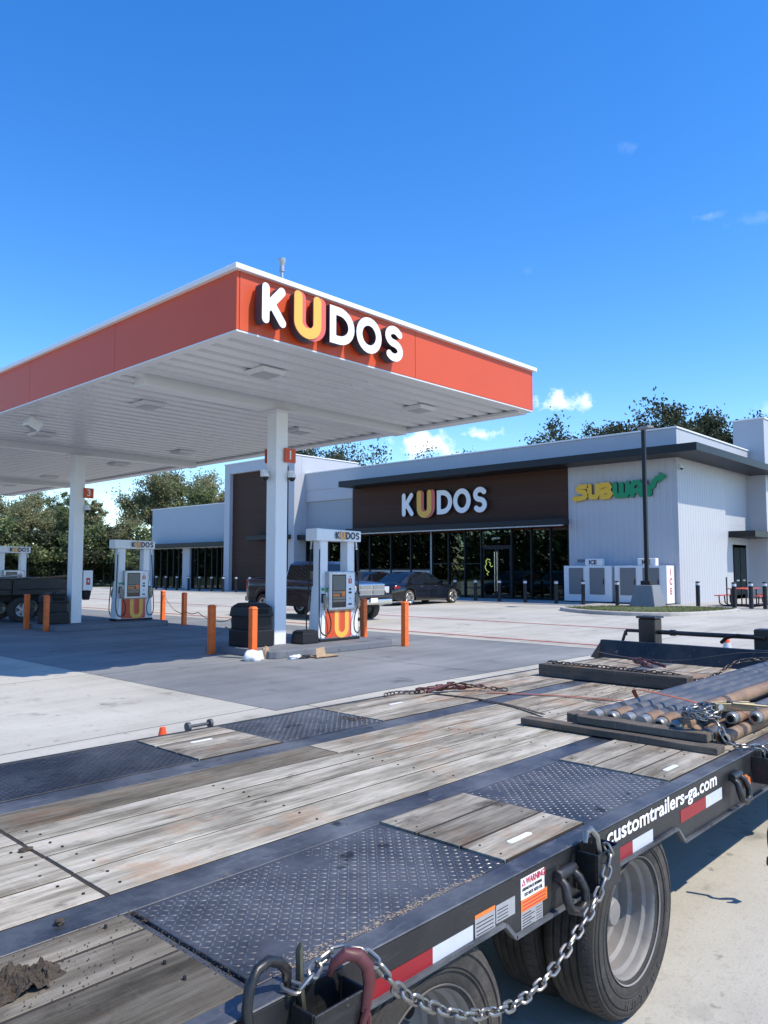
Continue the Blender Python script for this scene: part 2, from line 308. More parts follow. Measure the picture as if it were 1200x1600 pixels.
M['neon'] = mat('neon_tube', (.4, .5, .1), .4, emit=(.55, .75, .15), estr=.4)
# horizontal-board cladding: narrow boards a few pixels high, left to the material
def board_mat():
    m = bpy.data.materials.new('brown_board_cladding'); m.use_nodes = True; nt = m.node_tree; L = nt.links; b = nt.nodes['Principled BSDF']
    g = nd(nt, 'ShaderNodeNewGeometry'); sx = nd(nt, 'ShaderNodeSeparateXYZ'); L.new(g.outputs['Position'], sx.inputs[0])
    dv = nd(nt, 'ShaderNodeMath', operation='DIVIDE'); L.new(sx.outputs[2], dv.inputs[0]); dv.inputs[1].default_value = .145
    fl = nd(nt, 'ShaderNodeMath', operation='FLOOR'); L.new(dv.outputs[0], fl.inputs[0]); fr = nd(nt, 'ShaderNodeMath', operation='FRACT'); L.new(dv.outputs[0], fr.inputs[0])
    wn_ = nd(nt, 'ShaderNodeTexWhiteNoise', noise_dimensions='1D'); L.new(fl.outputs[0], wn_.inputs['W'])
    c = ramp(nt, wn_.outputs['Value'], [(0, (.056, .027, .018)), (1, (.066, .033, .023))])
    lt = nd(nt, 'ShaderNodeMath', operation='LESS_THAN'); L.new(fr.outputs[0], lt.inputs[0]); lt.inputs[1].default_value = .1
    mx = nd(nt, 'ShaderNodeMix', data_type='RGBA'); L.new(lt.outputs[0], mx.inputs[0]); L.new(c, mx.inputs[6]); mx.inputs[7].default_value = (.034, .02, .016, 1); L.new(mx.outputs[2], b.inputs['Base Color'])
    b.inputs['Roughness'].default_value = .6; b.inputs['Specular IOR Level'].default_value = .2
    return m
M['brown'] = board_mat()

# ------------------------------------------------------------------ mesh helpers
class MB:
    def __init__(s): s.v = []; s.f = []; s.mi = []; s.sm = []
    def add(s, vs, fs, mi=0, smooth=False):
        o = len(s.v); s.v += [tuple(p) for p in vs]
        for f in fs: s.f.append([i+o for i in f]); s.mi.append(mi); s.sm.append(smooth)
        return s
    def box(s, a, b, mi=0):
        x0, y0, z0 = a; x1, y1, z1 = b
        return s.add([(x0, y0, z0), (x1, y0, z0), (x1, y1, z0), (x0, y1, z0), (x0, y0, z1), (x1, y0, z1), (x1, y1, z1), (x0, y1, z1)],
                     [(0, 3, 2, 1), (4, 5, 6, 7), (0, 1, 5, 4), (1, 2, 6, 5), (2, 3, 7, 6), (3, 0, 4, 7)], mi)
    def frustum(s, a, b, t, mi=0):      # box whose top is inset by t
        x0, y0, z0 = a; x1, y1, z1 = b
        return s.add([(x0, y0, z0), (x1, y0, z0), (x1, y1, z0), (x0, y1, z0), (x0+t, y0+t, z1), (x1-t, y0+t, z1), (x1-t, y1-t, z1), (x0+t, y1-t, z1)],
                     [(0, 3, 2, 1), (4, 5, 6, 7), (0, 1, 5, 4), (1, 2, 6, 5), (2, 3, 7, 6), (3, 0, 4, 7)], mi)
    def prism(s, pts, axis, a, b, mi=0, mi_side=None):   # 2-D polygon extruded along axis ('x','y','z'), ccw
        n = len(pts)
        def P(p, t): return {'x': (t, p[0], p[1]), 'y': (p[0], t, p[1]), 'z': (p[0], p[1], t)}[axis]
        vs = [P(p, a) for p in pts]+[P(p, b) for p in pts]
        s.add(vs, [list(range(n))[::-1], list(range(n, 2*n))], mi)
        o = len(s.v)-2*n
        for i in range(n):
            j = (i+1) % n; s.f.append([o+i, o+j, o+n+j, o+n+i]); s.mi.append(mi if mi_side is None else mi_side); s.sm.append(False)
        return s
    def tube(s, pts, r, n=8, closed=False, mi=0, caps=True, flat=None):
        pts = [Vector(p) for p in pts]; k = len(pts)
        rr = r if isinstance(r, (list, tuple)) else [r]*k
        T = []
        for i in range(k):
            a = pts[i-1] if (i > 0 or closed) else pts[i]; b = pts[(i+1) % k] if (i < k-1 or closed) else pts[i]
            t = (b-a); T.append(t.normalized() if t.length > 1e-9 else Vector((0, 0, 1)))
        up = Vector((0, 0, 1)) if abs(T[0].z) < .9 else Vector((1, 0, 0))
        N = (up-T[0]*up.dot(T[0])).normalized(); vs = []
        for i in range(k):
            N = (N-T[i]*N.dot(T[i]))
            N = N.normalized() if N.length > 1e-6 else T[i].orthogonal().normalized()
            B = T[i].cross(N)
            for j in range(n):
                a = 2*pi*j/n; vs.append(pts[i]+(N*cos(a)*(flat or 1)+B*sin(a))*rr[i])
        fs = []
        for i in range(k if closed else k-1):
            i2 = (i+1) % k
            for j in range(n):
                j2 = (j+1) % n; fs.append((i*n+j, i*n+j2, i2*n+j2, i2*n+j))
        s.add(vs, fs, mi, True)
        if caps and not closed:
            o = len(s.v)-k*n
            s.f.append([o+j for j in range(n)][::-1]); s.mi.append(mi); s.sm.append(False)
            s.f.append([o+(k-1)*n+j for j in range(n)]); s.mi.append(mi); s.sm.append(False)
        return s
    def lathe(s, prof, c=(0, 0, 0), axis='z', n=32, mi=0, smooth=True):   # prof: (r, h)
        vs = []
        for r, h in prof:
            for j in range(n):
                a = 2*pi*j/n; p = (r*cos(a), r*sin(a), h)
                if axis == 'y': p = (p[0], p[2], p[1])
                elif axis == 'x': p = (p[2], p[0], p[1])
                vs.append((c[0]+p[0], c[1]+p[1], c[2]+p[2]))
        fs = []
        for i in range(len(prof)-1):
            for j in range(n):
                j2 = (j+1) % n; fs.append((i*n+j, i*n+j2, (i+1)*n+j2, (i+1)*n+j))
        return s.add(vs, fs, mi, smooth)
    def stroke(s, pts, w, yf, yb, closed=False, mi=0, mis=1, cap=True):   # flat rounded stroke in XZ facing -Y
        P = [Vector(p) for p in pts]; k = len(P); Lf = []; Rt = []
        for i in range(k):
            a = P[i-1] if (i > 0 or closed) else P[i]; b = P[(i+1) % k] if (i < k-1 or closed) else P[i]
            t = (b-a).normalized()
            if (0 < i < k-1) or closed:
                t = ((P[i]-P[i-1]).normalized()+(P[(i+1) % k]-P[i]).normalized()); t = t.normalized() if t.length > 1e-6 else (b-a).normalized()
            nrm = Vector((-t.y, t.x))
            if 0 < i < k-1 or closed:
                t1 = (P[i]-P[i-1]).normalized(); c = max(.35, abs(t1.dot(t)));  q = nrm*(w/2/c)
            else: q = nrm*(w/2)
            Lf.append(P[i]+q); Rt.append(P[i]-q)
        if closed:
            vs = [];
            for y in (yf, yb):
                vs += [(p.x, y, p.y) for p in Lf]+[(p.x, y, p.y) for p in Rt]
            ff = []; sf = []
            for i in range(k):
                j = (i+1) % k
                ff.append((i, j, k+j, k+i)); ff.append((2*k+i, 3*k+i, 3*k+j, 2*k+j))
                sf.append((i, 2*k+i, 2*k+j, j)); sf.append((k+i, k+j, 3*k+j, 3*k+i))
            o = len(s.v); s.add(vs, ff, mi)
            for f in sf: s.f.append([q+o for q in f]); s.mi.append(mis); s.sm.append(False)
            return s
        out = list(Lf)
        def arc(c, frm, sgn):
            a0 = atan2(frm.y-c.y, frm.x-c.x); return [Vector((c.x+cos(a0-sgn*pi*q/8)*w/2, c.y+sin(a0-sgn*pi*q/8)*w/2)) for q in range(1, 8)]
        # quads along the stroke plus cap fans
        vs = []; n2 = k
        for y in (yf, yb): vs += [(p.x, y, p.y) for p in Lf]+[(p.x, y, p.y) for p in Rt]
        ff = []; sf = []
        for i in range(k-1):
            ff.append((i, i+1, k+i+1, k+i)); ff.append((2*k+i, 3*k+i, 3*k+i+1, 2*k+i+1))
            sf.append((i, 2*k+i, 2*k+i+1, i+1)); sf.append((k+i, k+i+1, 3*k+i+1, 3*k+i))
        o = len(s.v); s.add(vs, ff, mi)
        for f in sf: s.f.append([q+o for q in f]); s.mi.append(mis); s.sm.append(False)
        if cap:
            for c, frm, to in ((P[-1], Lf[-1], Rt[-1]), (P[0], Rt[0], Lf[0])):
                A = [frm]+arc(c, frm, 1)+[to]; n = len(A)
                s.add([(p.x, yf, p.y) for p in A]+[(p.x, yb, p.y) for p in A], [list(range(n)), list(range(n, 2*n))[::-1]], mi)
                o = len(s.v)-2*n
                for i in range(n-1): s.f.append([o+i, o+n+i, o+n+i+1, o+i+1]); s.mi.append(mis); s.sm.append(False)
        else:
            o2 = o
            s.f.append([o, o+k, o+3*k, o+2*k]); s.mi.append(mis); s.sm.append(False); s.f.append([o+k-1, o+3*k-1, o+4*k-1, o+2*k-1]); s.mi.append(mis); s.sm.append(False)
        return s
    def xf(s, mtx, start=0):
        for i in range(start, len(s.v)): s.v[i] = tuple(mtx @ Vector(s.v[i]))
        return s
    def mesh(s, name, mats, bevel=0, seg=1, smooth_all=False, fixn=True):
        me = bpy.data.meshes.new(name); me.from_pydata(s.v, [], s.f)
        for m in mats: me.materials.append(m)
        for p, mi, sm in zip(me.polygons, s.mi, s.sm): p.material_index = mi; p.use_smooth = sm or smooth_all
        if fixn or bevel:
            bm = bmesh.new(); bm.from_mesh(me)
            if fixn: bmesh.ops.recalc_face_normals(bm, faces=bm.faces)
            if bevel:
                ed = [e for e in bm.edges if len(e.link_faces) == 2 and e.calc_face_angle(0) > .5]
                bmesh.ops.bevel(bm, geom=ed, offset=bevel, segments=seg, affect='EDGES', profile=.6, clamp_overlap=True)
            bm.to_mesh(me); bm.free()
        if any(s.sm) or smooth_all:
            try: me.set_sharp_from_angle(angle=radians(38))
            except Exception: pass
        me.update(); return me

def mk(name, data, parent=None, label=None, cat=None, group=None, kind=None, loc=None, rz=0, color=None):
    o = bpy.data.objects.new(name, data); COL.objects.link(o)
    if parent: o.parent = parent
    if loc is not None: o.location = loc
    if rz: o.rotation_euler = (0, 0, rz)
    if label: o['label'] = label
    if cat: o['category'] = cat
    if group: o['group'] = group
    if kind: o['kind'] = kind
    if color: o.color = (*color, 1) if len(color) == 3 else color
    return o
def empty(name, loc, label, cat, group=None, rz=0): return mk(name, None, None, label, cat, group, None, loc, rz)
def part(name, mb, m, parent, bevel=0, seg=1, label=None, smooth=False, color=None, kind=None, wc=False):
    """a part; wc = the mesh is in world coordinates under an unrotated parent"""
    mats = [M[q] for q in (m if isinstance(m, (list, tuple)) else [m])]
    o = mk(name, mb.mesh(name, mats, bevel, seg, smooth), parent, label, None, None, kind, color=color)
    if wc:
        p = parent; off = Vector((0, 0, 0))
        while p: off -= Vector(p.location); p = p.parent
        o.location = off
    return o
def dup(root, loc=None, rz=None, label=None, group=None):
    r = root.copy(); COL.objects.link(r)
    if loc is not None: r.location = loc
    if rz is not None: r.rotation_euler = (0, 0, rz)
    if label: r['label'] = label
    if group: r['group'] = group
    def kids(a, b):
        for ch in list(a.children):
            c = ch.copy(); COL.objects.link(c); c.parent = b; kids(ch, c)
    kids(root, r); return r
def text_mesh(txt, size, mat_, depth=.002, bold=0.0, align='CENTER', shear=0, sx=1, space=1):
    cu = bpy.data.curves.new('t', 'FONT'); cu.body = txt; cu.size = size; cu.extrude = depth; cu.offset = bold; cu.align_x = align; cu.align_y = 'CENTER'; cu.shear = shear; cu.resolution_u = 3; cu.space_character = space
    ob = bpy.data.objects.new('t', cu); COL.objects.link(ob)
    dg = bpy.context.evaluated_depsgraph_get(); dg.update()
    me = bpy.data.meshes.new_from_object(ob.evaluated_get(dg)); bpy.data.objects.remove(ob)
    # stand it up: x right, z up, facing -y
    me.transform(Matrix.Scale(sx, 4, (1, 0, 0))); me.transform(Matrix.Rotation(radians(90), 4, 'X'))
    me.materials.clear(); me.materials.append(M[mat_]); return me
def arcpts(cx, cy, rx, ry, a0, a1, n): return [(cx+rx*cos(radians(a0+(a1-a0)*i/n)), cy+ry*sin(radians(a0+(a1-a0)*i/n))) for i in range(n+1)]
# rounded five-letter wordmark, letter height 1, total width about 4.45; returns {letter: (x0, [strokes])}
def wordmark_letters():
    w = .21; h = w/2
    K = [([(h, h), (h, 1-h)], False), ([(h+.04, .40), (.64-h, 1-h-.0)], False), ([(.24, .55), (.66-h, h)], False)]
    D = [([(h, h), (h, 1-h)]+arcpts(.30, .5, .40, .5-h, 90, -90, 14), True)]
    O = [(arcpts(.44, .5, .44-h, .5-h, 0, 360, 28)[:-1], True)]
    Sx = [([(.60-h*.6, .80)]+arcpts(.33, .70, .22, .30-h, 40, 270, 14)[0:] + arcpts(.33, .29, .23, .29-h+.02, 90, -140, 14)[1:], False)]
    return {'K': (0, K), 'D': (1.94, D), 'O': (2.80, O), 'S': (3.80, Sx)}, w
def wordmark(parent, H, depth, mats_face, mats_side, yoff=0.0, flatu=False, xs=1.0):
    """letters as parts under parent: local x right, z up, facing -y; origin at lower left"""
    L, w = wordmark_letters()
    for ch, (x0, st) in L.items():
        mb = MB()
        for i, (pts, cl) in enumerate(st):
            mb.stroke([((x0+p[0])*H*xs, p[1]*H) for p in pts], w*H*(.4+.6*xs), yoff-depth-.0012*i*max(1, depth*8), yoff, cl)
        mats = [M[mats_face], M[mats_side]]; mk('letter', mb.mesh('letter_'+ch.lower(), mats), parent)
    def U(dx, dz, ww, yf, yb, mf, ms, name, par, rad=.30, top=.94, bot=-.10):
        x0 = .86; c = x0+.42
        pts = [(c-rad, top)]+arcpts(c, bot+rad+ww/2, rad, rad, 180, 360, 16)+[(c+rad, top)]
        mb = MB(); mb.stroke([((p[0]+dx)*H*xs, (p[1]+dz)*H) for p in pts], ww*H*(.4+.6*xs), yf, yb, False, 0, 1)
        return mk(name, mb.mesh(name, [M[mf], M[ms]]), par)
    u = U(.10, -.02, .30, yoff-depth, yoff, 'coral', 'ltr_side' if not flatu else 'coral', 'letter', parent)
    U(-.02, 0, .25, yoff-depth-max(.004, depth*.12), yoff-depth-.0008, 'yellow', 'coral', 'letter_face', u, rad=.28)
# ================================================================== setting
def gz(x): return max(0, min(1, (x-14)/15.0))*.08-max(0, min(10, 8-x))*.0125
def sheet(name, poly_rows, m, kind='structure', zoff=0.0):
    """rows of (x, y0, y1): a sheet following the slope of the lot"""
    mb = MB(); vs = []
    for x, y0, y1 in poly_rows: vs += [(x, y0, gz(x)+zoff), (x, y1, gz(x)+zoff)]
    mb.add(vs, [(2*i, 2*i+2, 2*i+3, 2*i+1) for i in range(len(poly_rows)-1)])
    return mk(name, mb.mesh(name, [M[m]], fixn=False), None, kind=kind)
g = MB(); g.add([(-900, -900, -.2), (900, -900, -.2), (900, 900, -.2), (-900, 900, -.2)], [(0, 1, 2, 3)])
mk('ground', g.mesh('ground', [M['turf']], fixn=False), kind='structure')
sheet('concrete_lot', [(-24, -45, 66), (-2, -45, 66), (8, -45, 66), (14, -45, 66), (29, -45, 64), (52, -45, 62)], 'concrete')
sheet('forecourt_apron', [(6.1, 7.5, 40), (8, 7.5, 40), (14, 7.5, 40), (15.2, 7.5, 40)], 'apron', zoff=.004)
sheet('painted_line', [(15.80, -6, 46), (15.92, -6, 46)], 'redline', zoff=.008)
sheet('painted_line', [(20.35, -6, 46), (20.47, -6, 46)], 'redline', zoff=.008)
wk = MB(); wk.box((30.4, 14.6, 0), (34.3, 60, .12)); wk.box((33.0, 6.5, 0), (52, 14.58, .12))
mk('sidewalk', wk.mesh('sidewalk', [M['walk']], .02), kind='structure')
# planted traffic island with kerb
isl = [(26.6, 15.3), (25.9, 14.3), (25.5, 12.9), (25.7, 11.6), (26.6, 10.6), (28.2, 10.15), (30.0, 10.0), (31.2, 10.2), (31.6, 11.2), (31.0, 13.2), (29.9, 15.0), (28.2, 15.9), (27.2, 15.9)]
def smooth_poly(p, k=3):
    for _ in range(k):
        q = []
        for i in range(len(p)):
            a, b = p[i], p[(i+1) % len(p)]; q += [(a[0]*.75+b[0]*.25, a[1]*.75+b[1]*.25), (a[0]*.25+b[0]*.75, a[1]*.25+b[1]*.75)]
        p = q
    return p
isl = smooth_poly(isl, 2); cx = sum(p[0] for p in isl)/len(isl); cy = sum(p[1] for p in isl)/len(isl)
inn = [(p[0]+(cx-p[0])*.22/hypot(cx-p[0], cy-p[1])*1.0, p[1]+(cy-p[1])*.22/hypot(cx-p[0], cy-p[1])) for p in isl]
kb = MB(); n = len(isl); vs = [(*p, .0) for p in isl]+[(*p, .19) for p in isl]+[(*p, .2) for p in inn]+[(*p, .05) for p in inn]
kb.add(vs, [(k*n+i, k*n+(i+1) % n, (k+1)*n+(i+1) % n, (k+1)*n+i) for k in range(3) for i in range(n)])
mk('island_kerb', kb.mesh('island_kerb', [M['kerb']], .02), kind='structure')
tb = MB(); tb.add([(*p, .165) for p in inn]+[(cx, cy, .22)], [(i, (i+1) % n, n) for i in range(n)])
mk('island_soil', tb.mesh('island_soil', [M['turf']], fixn=False), kind='structure')
def inside(x, y, P):
    c = False
    for i in range(len(P)):
        (x1, y1), (x2, y2) = P[i-1], P[i]
        if (y1 > y) != (y2 > y) and x < (x2-x1)*(y-y1)/(y2-y1)+x1: c = not c
    return c
gb = MB(); rnd = random.Random(3); k = 0
while k < 5200:
    x = rnd.uniform(25.4, 31.7); y = rnd.uniform(9.9, 16)
    if not inside(x, y, inn): continue
    h = rnd.uniform(.015, .07); a = rnd.uniform(0, pi); dx, dy = cos(a)*.02, sin(a)*.02; lx, ly = rnd.uniform(-.05, .05), rnd.uniform(-.05, .05)
    gb.add([(x-dx, y-dy, .165), (x+dx, y+dy, .165), (x+lx, y+ly, .18+h)], [(0, 1, 2)]); k += 1
mk('island_grass', gb.mesh('island_grass', [M['grassblade']], fixn=False), None, 'short green grass covering the kerbed island round the lamp post', 'grass', kind='stuff')

# ================================================================== fuel canopy
CX0, CX1, CY0, CY1, CZ = 6.55, 14.55, 9.05, 38.0, 5.2
can = empty('fuel_canopy', (10.4, 12.65, 0), 'large flat fuel canopy with orange fascia, white soffit and white columns', 'canopy')
FT = 6.08
def fascia(a, b, axis, at, sgn):
    # panels between joints, each a part
    L = b-a; k = max(1, round(L/3.7)); st = L/k
    for i in range(k):
        p, q = a+i*st+.004, a+(i+1)*st-.004; mb = MB()
        if axis == 'x': mb.box((p, min(at, at+sgn*.05), CZ+.002), (q, max(at, at+sgn*.05), FT))
        else: mb.box((min(at, at+sgn*.05), p, CZ+.002), (max(at, at+sgn*.05), q, FT))
        part('fascia_panel', mb, 'orange', can, .004, wc=True)
fascia(CX0+.052, CX1-.052, 'x', CY0, 1); fascia(CX0+.052, CX1-.052, 'x', CY1, -1); fascia(CY0, CY1, 'y', CX0, 1); fascia(CY0, CY1, 'y', CX1, -1)
mb = MB()
o_ = .075
for a, b in (((CX0-o_, CY0-o_, FT), (CX1+o_, CY0+.12, FT+.085)), ((CX0-o_, CY1-.12, FT), (CX1+o_, CY1+o_, FT+.085)), ((CX0-o_, CY0+.122, FT), (CX0+.12, CY1-.122, FT+.085)), ((CX1-.12, CY0+.122, FT), (CX1+o_, CY1-.122, FT+.085))): mb.box(a, b)
part('cap_trim', mb, 'cap', can, .008, wc=True)
mb = MB(); mb.box((CX0+.15, CY0+.15, FT-.25), (CX1-.15, CY1-.15, FT-.2)); part('roof_deck', mb, 'grey', can, wc=True)
mb = MB()
lip = .16
mb.box((CX0+.004, CY0+.004, CZ-.03), (CX1-.004, CY0+lip, CZ)); mb.box((CX0+.004, CY1-lip, CZ-.03), (CX1-.004, CY1-.004, CZ)); mb.box((CX0+.004, CY0+lip+.002, CZ-.03), (CX0+lip, CY1-lip-.002, CZ)); mb.box((CX1-.34, CY0+lip+.002, CZ-.06), (CX1-.004, CY1-lip-.002, CZ))
part('soffit_trim', mb, 'soffit', can, .004, wc=True)
# ribbed soffit pans, each a part sharing one mesh
pw = .405
x0, x1 = CX0+lip-.01, CX1-.07
prof = [(0, .09), (.028, .0), (.275, .0), (.295, .12), (.372, .12), (.374, .09)]
pm = MB(); vs = [(x0, y, z) for y, z in prof]+[(x1, y, z) for y, z in prof]; q = len(prof)
pm.add(vs, [(i, i+1, q+i+1, q+i) for i in range(q-1)]); pan = pm.mesh('soffit_panel', [M['soffit']], fixn=False)
ky = int((CY1-CY0-2*lip)/pw)
for i in range(ky+1):
    o = mk('soffit_panel', pan, can); o.location = Vector((0, CY0+lip-.005+i*pw, CZ+.004))-can.location
for cyc in (12.65, 21.85, 31.05):
    mb = MB(); mb.box((CX0+.5, cyc-.19, CZ-.17), (CX1-.36, cyc+.19, CZ+.03)); part('soffit_beam', mb, 'soffit', can, .006, wc=True)
mb = MB(); mb.box((10.25, CY0+.6, CZ+.034), (10.55, CY1-.5, CZ+.3)); part('spine_beam', mb, 'soffit', can, wc=True)
for i, cyc in enumerate((12.65, 21.85, 31.05)):
    mb = MB(); mb.box((10.10, cyc-.155, .15), (10.41, cyc+.155, CZ-.172)); part('column', mb, 'whitegloss', can, .012, 2, wc=True)
    mb = MB(); mb.box((9.98, cyc-.28, CZ-.195), (10.53, cyc+.28, CZ-.1706)); part('column_cap_plate', mb, 'soffit', can, wc=True)
# recessed lights
def light_mesh():
    mb = MB(); mb.frustum((-.26, -.26, 0), (.26, .26, -.045), .05); return mb
lf = light_mesh().mesh('housing', [M['soffit']], .006); ll = MB().box((-.17, -.17, -.052), (.17, .17, -.0452)).mesh('lens', [M['fixture']])
lspots = []
for j, yy in enumerate((10.65, 14.6, 19.9, 23.8, 29.1, 33.0)):
    for xx in (8.35, 12.55): lspots.append((xx, yy, j))
names = ['first', 'second', 'third', 'fourth', 'fifth', 'sixth']
for xx, yy, j in lspots:
    o = empty('canopy_light', (xx, yy, CZ-.002), 'square flush light in the canopy soffit, %s from the lettered fascia, %s row' % (names[j], 'trailer side' if xx < 10 else 'store side'), 'light', 'canopy lights')
    mk('housing', lf, o); mk('lens', ll, o); o.scale = (1.1, 1.1, 1.6)
fl = empty('flood_light', (7.25, 17.6, CZ-.03), 'white box flood light under the shaded canopy edge', 'light')
mb = MB(); mb.box((-.03, -.03, -.12), (.03, .03, 0)); part('bracket', mb, 'white', fl)
mb = MB(); mb.box((-.16, -.13, -.13), (.16, .13, .09)); mb.xf(Matrix.Translation((-.06, 0, -.17)) @ Matrix.Rotation(radians(28), 4, 'Y')); part('housing', mb, 'white', fl, .02, 2)
mb = MB(); mb.box((-.12, -.10, -.135), (.12, .10, -.131)); mb.xf(Matrix.Translation((-.06, 0, -.17)) @ Matrix.Rotation(radians(28), 4, 'Y')); part('lens', mb, 'fixture', fl)
vp = empty('vent_pipe', (8.33, 10.2, FT-.2), 'thin galvanised vent pipe with flared cap standing on the canopy roof', 'pipe')
mb = MB(); mb.tube([(0, 0, 0), (0, 0, .88)], .03, 12); part('pipe', mb, 'alu', vp)
mb = MB(); mb.lathe([(.03, .78), (.045, .785), (.045, .86), (.034, .865), (.066, .94), (.068, .965), (.0, .968)], n=16); part('cap', mb, 'alu', vp)
vp.scale = (1, 1, 1.27)
# wordmark on the lit fascia
sg = empty('canopy_letter_sign', (6.84, CY0-.05, CZ+.13), 'white KUDOS channel letters with yellow U on the orange canopy fascia', 'sign')
wordmark(sg, .60, .17, 'ltr_white', 'ltr_side', yoff=.0, xs=1.165)

# ================================================================== pump islands and dispensers
for i, yy in enumerate((11.5, 20.7, 29.9)):
    P = smooth_poly([(9.3, yy), (12.6, yy), (12.6, yy+2.3), (9.3, yy+2.3)], 0)
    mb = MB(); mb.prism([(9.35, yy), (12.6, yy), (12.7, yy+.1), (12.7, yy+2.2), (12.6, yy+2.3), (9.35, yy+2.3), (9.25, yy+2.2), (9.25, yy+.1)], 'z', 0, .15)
    mk('pump_island', mb.mesh('pump_island', [M['island']], .025, 2), kind='structure')

